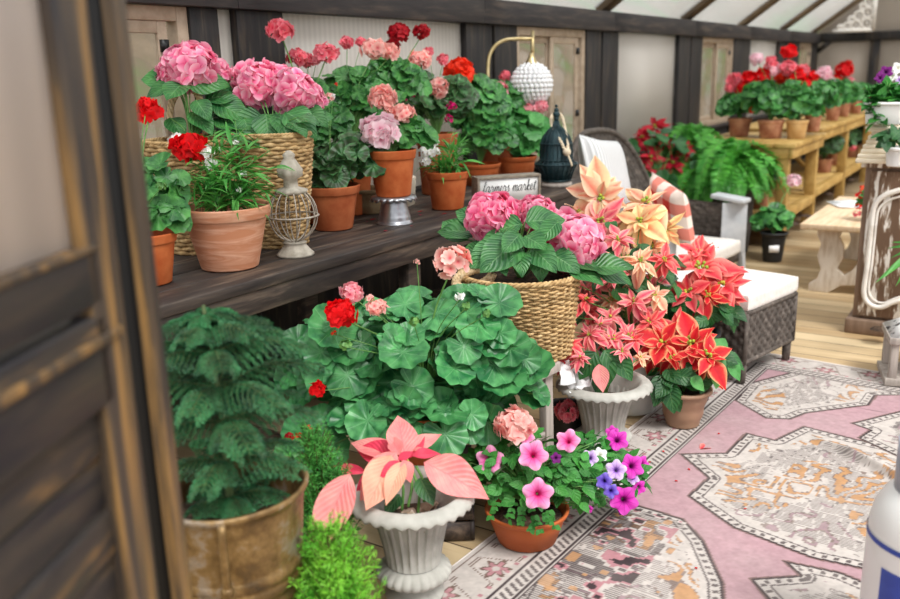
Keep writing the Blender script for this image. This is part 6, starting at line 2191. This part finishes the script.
# plants on the lower shelves
for i, (u, v, rx_, rz_, lab, bl) in enumerate([(835, 168, 16, 14, 'dark leafy geranium with a pink head low on the long pine table shelf', [(853, 148, 8, 'f_coral')]), (822, 178, 12, 12, 'dark green leafy plant on the lower shelf near the pine table leg', []), (748, 195, 14, 14, 'dark leafy plant with a coral bud in the shade under the pine table end', [(747, 162, 9, 'f_coral'), (757, 165, 6, 'f_orange')]), (850, 165, 10, 12, 'small dark leafy plant deep on the lower shelf behind the cabinet', [])]):
    c = onY(u, v, 1.95)
    x_ = float(c[0]) if i != 2 else 8.0
    c = np.array([x_, 1.95, .316])
    uv_d = dep(c)
    fit = (c, .11, .085, .16)
    r, b, d = potted('geranium_plant', lab, fit, 'tc_far')
    foliage(r, [(c + Z * .3, (.2, .2, .15), 1)], LEAF_GER, M['ger_dark'], .055, 90, b, seed=150 + i)
    for (a, bv, dm, mt_) in bl:
        bloom(r, b, W(a, bv, d), dm * d / F_PX, mt_, n=20)

# ------------------------------------------------------------------ planters on the cabinet
p = np.array(PEDX)
d = dep(p)
r = thing('pansy_plant', p, 'square white planter of purple and white pansies on the stepped cream pedestal', 'potted plant')
h = W(885, 107, d)[2] - p[2]
h = max(h, .12)
pr = []
for hw0, hw1, za, zb_ in ((.085, .095, 0, h * .86), (.105, .105, h * .86, h)):
    V = [(p[0] + sx * (hw0 if zz == za else hw1), p[1] + sy * (hw0 if zz == za else hw1), p[2] + zz) for sx in (-1, 1) for sy in (-1, 1) for zz in (za, zb_)]
    bx2 = box((0, 0, 0), (1, 1, 1))
    pr.append(T(V, bx2.q))
m = MB()
for g in pr:
    m.add(g)
m.build('planter', M['whitepot'], r, smooth=False, bevel=.006)
b = p + Z * h
sprigs(r, b, [W(u, v, d + dz) for u, v, dz in [(872, 92, 0), (880, 84, .03), (888, 88, 0), (896, 86, 0), (904, 90, 0), (876, 104, -.1), (890, 100, -.1), (868, 104, -.05), (900, 102, -.1), (884, 96, .05), (866, 112, -.08), (872, 120, -.1), (868, 130, -.1), (912, 95, 0)]], M['petleaf'], px(13, d), 22, temps=LEAF_SM, seed=160, spread=.05)
for (u_, v_, dm_, mt_) in ((886, 72, 14, 'p_pur'), (880, 78, 11, 'p_pur'), (892, 76, 12, 'f_white'), (898, 68, 13, 'f_white'), (900, 80, 9, 'p_lil'), (871, 95, 8, 'f_mag')):
    q = W(u_, v_, d)
    nn = nrm(nrm(CAM - q) + Z * .4)
    f_o = MB().add(PETUNIA[1], rot(nn, (0, .2, 1)) * (dm_ / 2 * d / F_PX), q).build('flower', M[mt_], r)
    MB().add(tube(stalkline(b, q - nn * .02, n=4), .0016, 4)).build('flower_stalk', M['stalk'], f_o)

q = onz(898, 166, 1.0)
dq = dep(q) - .1
q = onz(899, 166, 1.0)
r, b, d = potted('leafy_plant', 'small white pot of dark rounded leaves on the cabinet beside the pedestal', (q, px(14, dq), px(12, dq), W(899, 148, dq)[2] - 1.0), 'whitepot', 'smooth')
foliage(r, [E(897, 137, d, 14, 9), E(890, 140, d - .05, 8, 7)], LEAF_OV, M['poin_leaf'], px(13, d), 40, b, seed=161)

# red flowers behind the cabinet, on the coffee table
c = onz(864, 222, .485)
r, b, d = potted('begonia_plant', 'red flowering pot plant on the coffee table, peeking out behind the cabinet', (c + np.array([.05, -.04, 0]), .07, .055, .10), 'whitepot', 'smooth')
foliage(r, [E(868, 200, d, 8, 12)], LEAF_SM, M['petleaf'], px(9, d), 40, b, seed=162)
blooms(r, b, [(861, 196, 10, 'f_red', d, dict(n=12)), (859, 206, 9, 'f_red', d, dict(n=12)), (862, 188, 7, 'f_orange', d, dict(n=8)), (857, 214, 9, 'f_coral', d, dict(n=10)), (864, 203, 8, 'f_red', d, dict(n=10))], d)

# palm reaching in from the side
c = W(940, 330, 4.55)
p = np.array([c[0], c[1], 0.])
r = thing('palm_plant', p, 'small palm whose long narrow green leaves hang in front of the cabinet', 'potted plant')
g = plain_pot(.12, .09, .22)
g.v += p
one(g).build('pot', M['whitepot'], r)
soil(r, p, .10, .19)
m = MB()
rg = np.random.default_rng(170)
b = p + Z * .2
ctr = W(925, 245, 4.55)
st = MB().add(tube(cat([b, (b + ctr) / 2, ctr], 6), .008, 6))
for (u, v) in [(883, 282), (889, 252), (896, 234), (885, 265), (905, 225), (930, 215), (955, 230), (965, 262), (920, 290), (950, 285), (894, 276)]:
    t_ = W(u, v, 4.5 + rg.normal() * .06)
    L = np.linalg.norm(t_ - ctr)
    Rm = rot(nrm(CAM - ctr) + Z * .7 + rg.normal(size=3) * .2, t_ - ctr) * L
    Rm[:, 0] *= .75
    m.add(STRAP[0], Rm, ctr)
m.build('foliage', M['strap'], r)
st.build('stem', M['woody'], r)

# ------------------------------------------------------------------ light, world, camera
w = bpy.data.worlds.new('sky')
SC.world = w
w.use_nodes = True
nt = w.node_tree
bg = nt.nodes['Background']
tc = nt.nodes.new('ShaderNodeTexCoord')
sp = nt.nodes.new('ShaderNodeSeparateXYZ')
nt.links.new(tc.outputs['Generated'], sp.inputs[0])
rp = nt.nodes.new('ShaderNodeValToRGB')
rp.color_ramp.elements[0].position = 0.0
rp.color_ramp.elements[0].color = (.72, .74, .76, 1)
rp.color_ramp.elements[1].position = .55
rp.color_ramp.elements[1].color = (1.0, 1.0, 1.0, 1)
nt.links.new(sp.outputs[2], rp.inputs[0])
nt.links.new(rp.outputs[0], bg.inputs[0])
bg.inputs[1].default_value = 1.05

def sun(name, d, st, ang, col=(1, 1, 1)):
    l = bpy.data.lights.new(name, 'SUN')
    l.energy = st
    l.angle = math.radians(ang)
    l.color = col
    o = bpy.data.objects.new(name, l)
    COL.objects.link(o)
    o.rotation_euler = Vector(d).to_track_quat('-Z', 'Y').to_euler()
    return o
sun('veiled_sun', tuple(FH * .55 - R0 * .35 - Z * .95), 2.5, 20, (1, .985, .96))

cam = bpy.data.cameras.new('camera')
cam.sensor_width = 36.0
cam.lens = F_PX / 900 * 36.0
cam.clip_start = .05
cam.clip_end = 200
cam.dof.use_dof = True
cam.dof.focus_distance = 3.25
cam.dof.aperture_fstop = 2.0
co = bpy.data.objects.new('camera', cam)
COL.objects.link(co)
mw = Matrix(((RT[0], UP[0], -FW[0], CAM[0]), (RT[1], UP[1], -FW[1], CAM[1]), (RT[2], UP[2], -FW[2], CAM[2]), (0, 0, 0, 1)))
co.matrix_world = mw
SC.camera = co
SC.view_settings.view_transform = 'Standard'
SC.view_settings.look = 'None'
SC.view_settings.gamma = 1
SC.view_settings.use_curve_mapping = False
SC.view_settings.exposure = 0.4
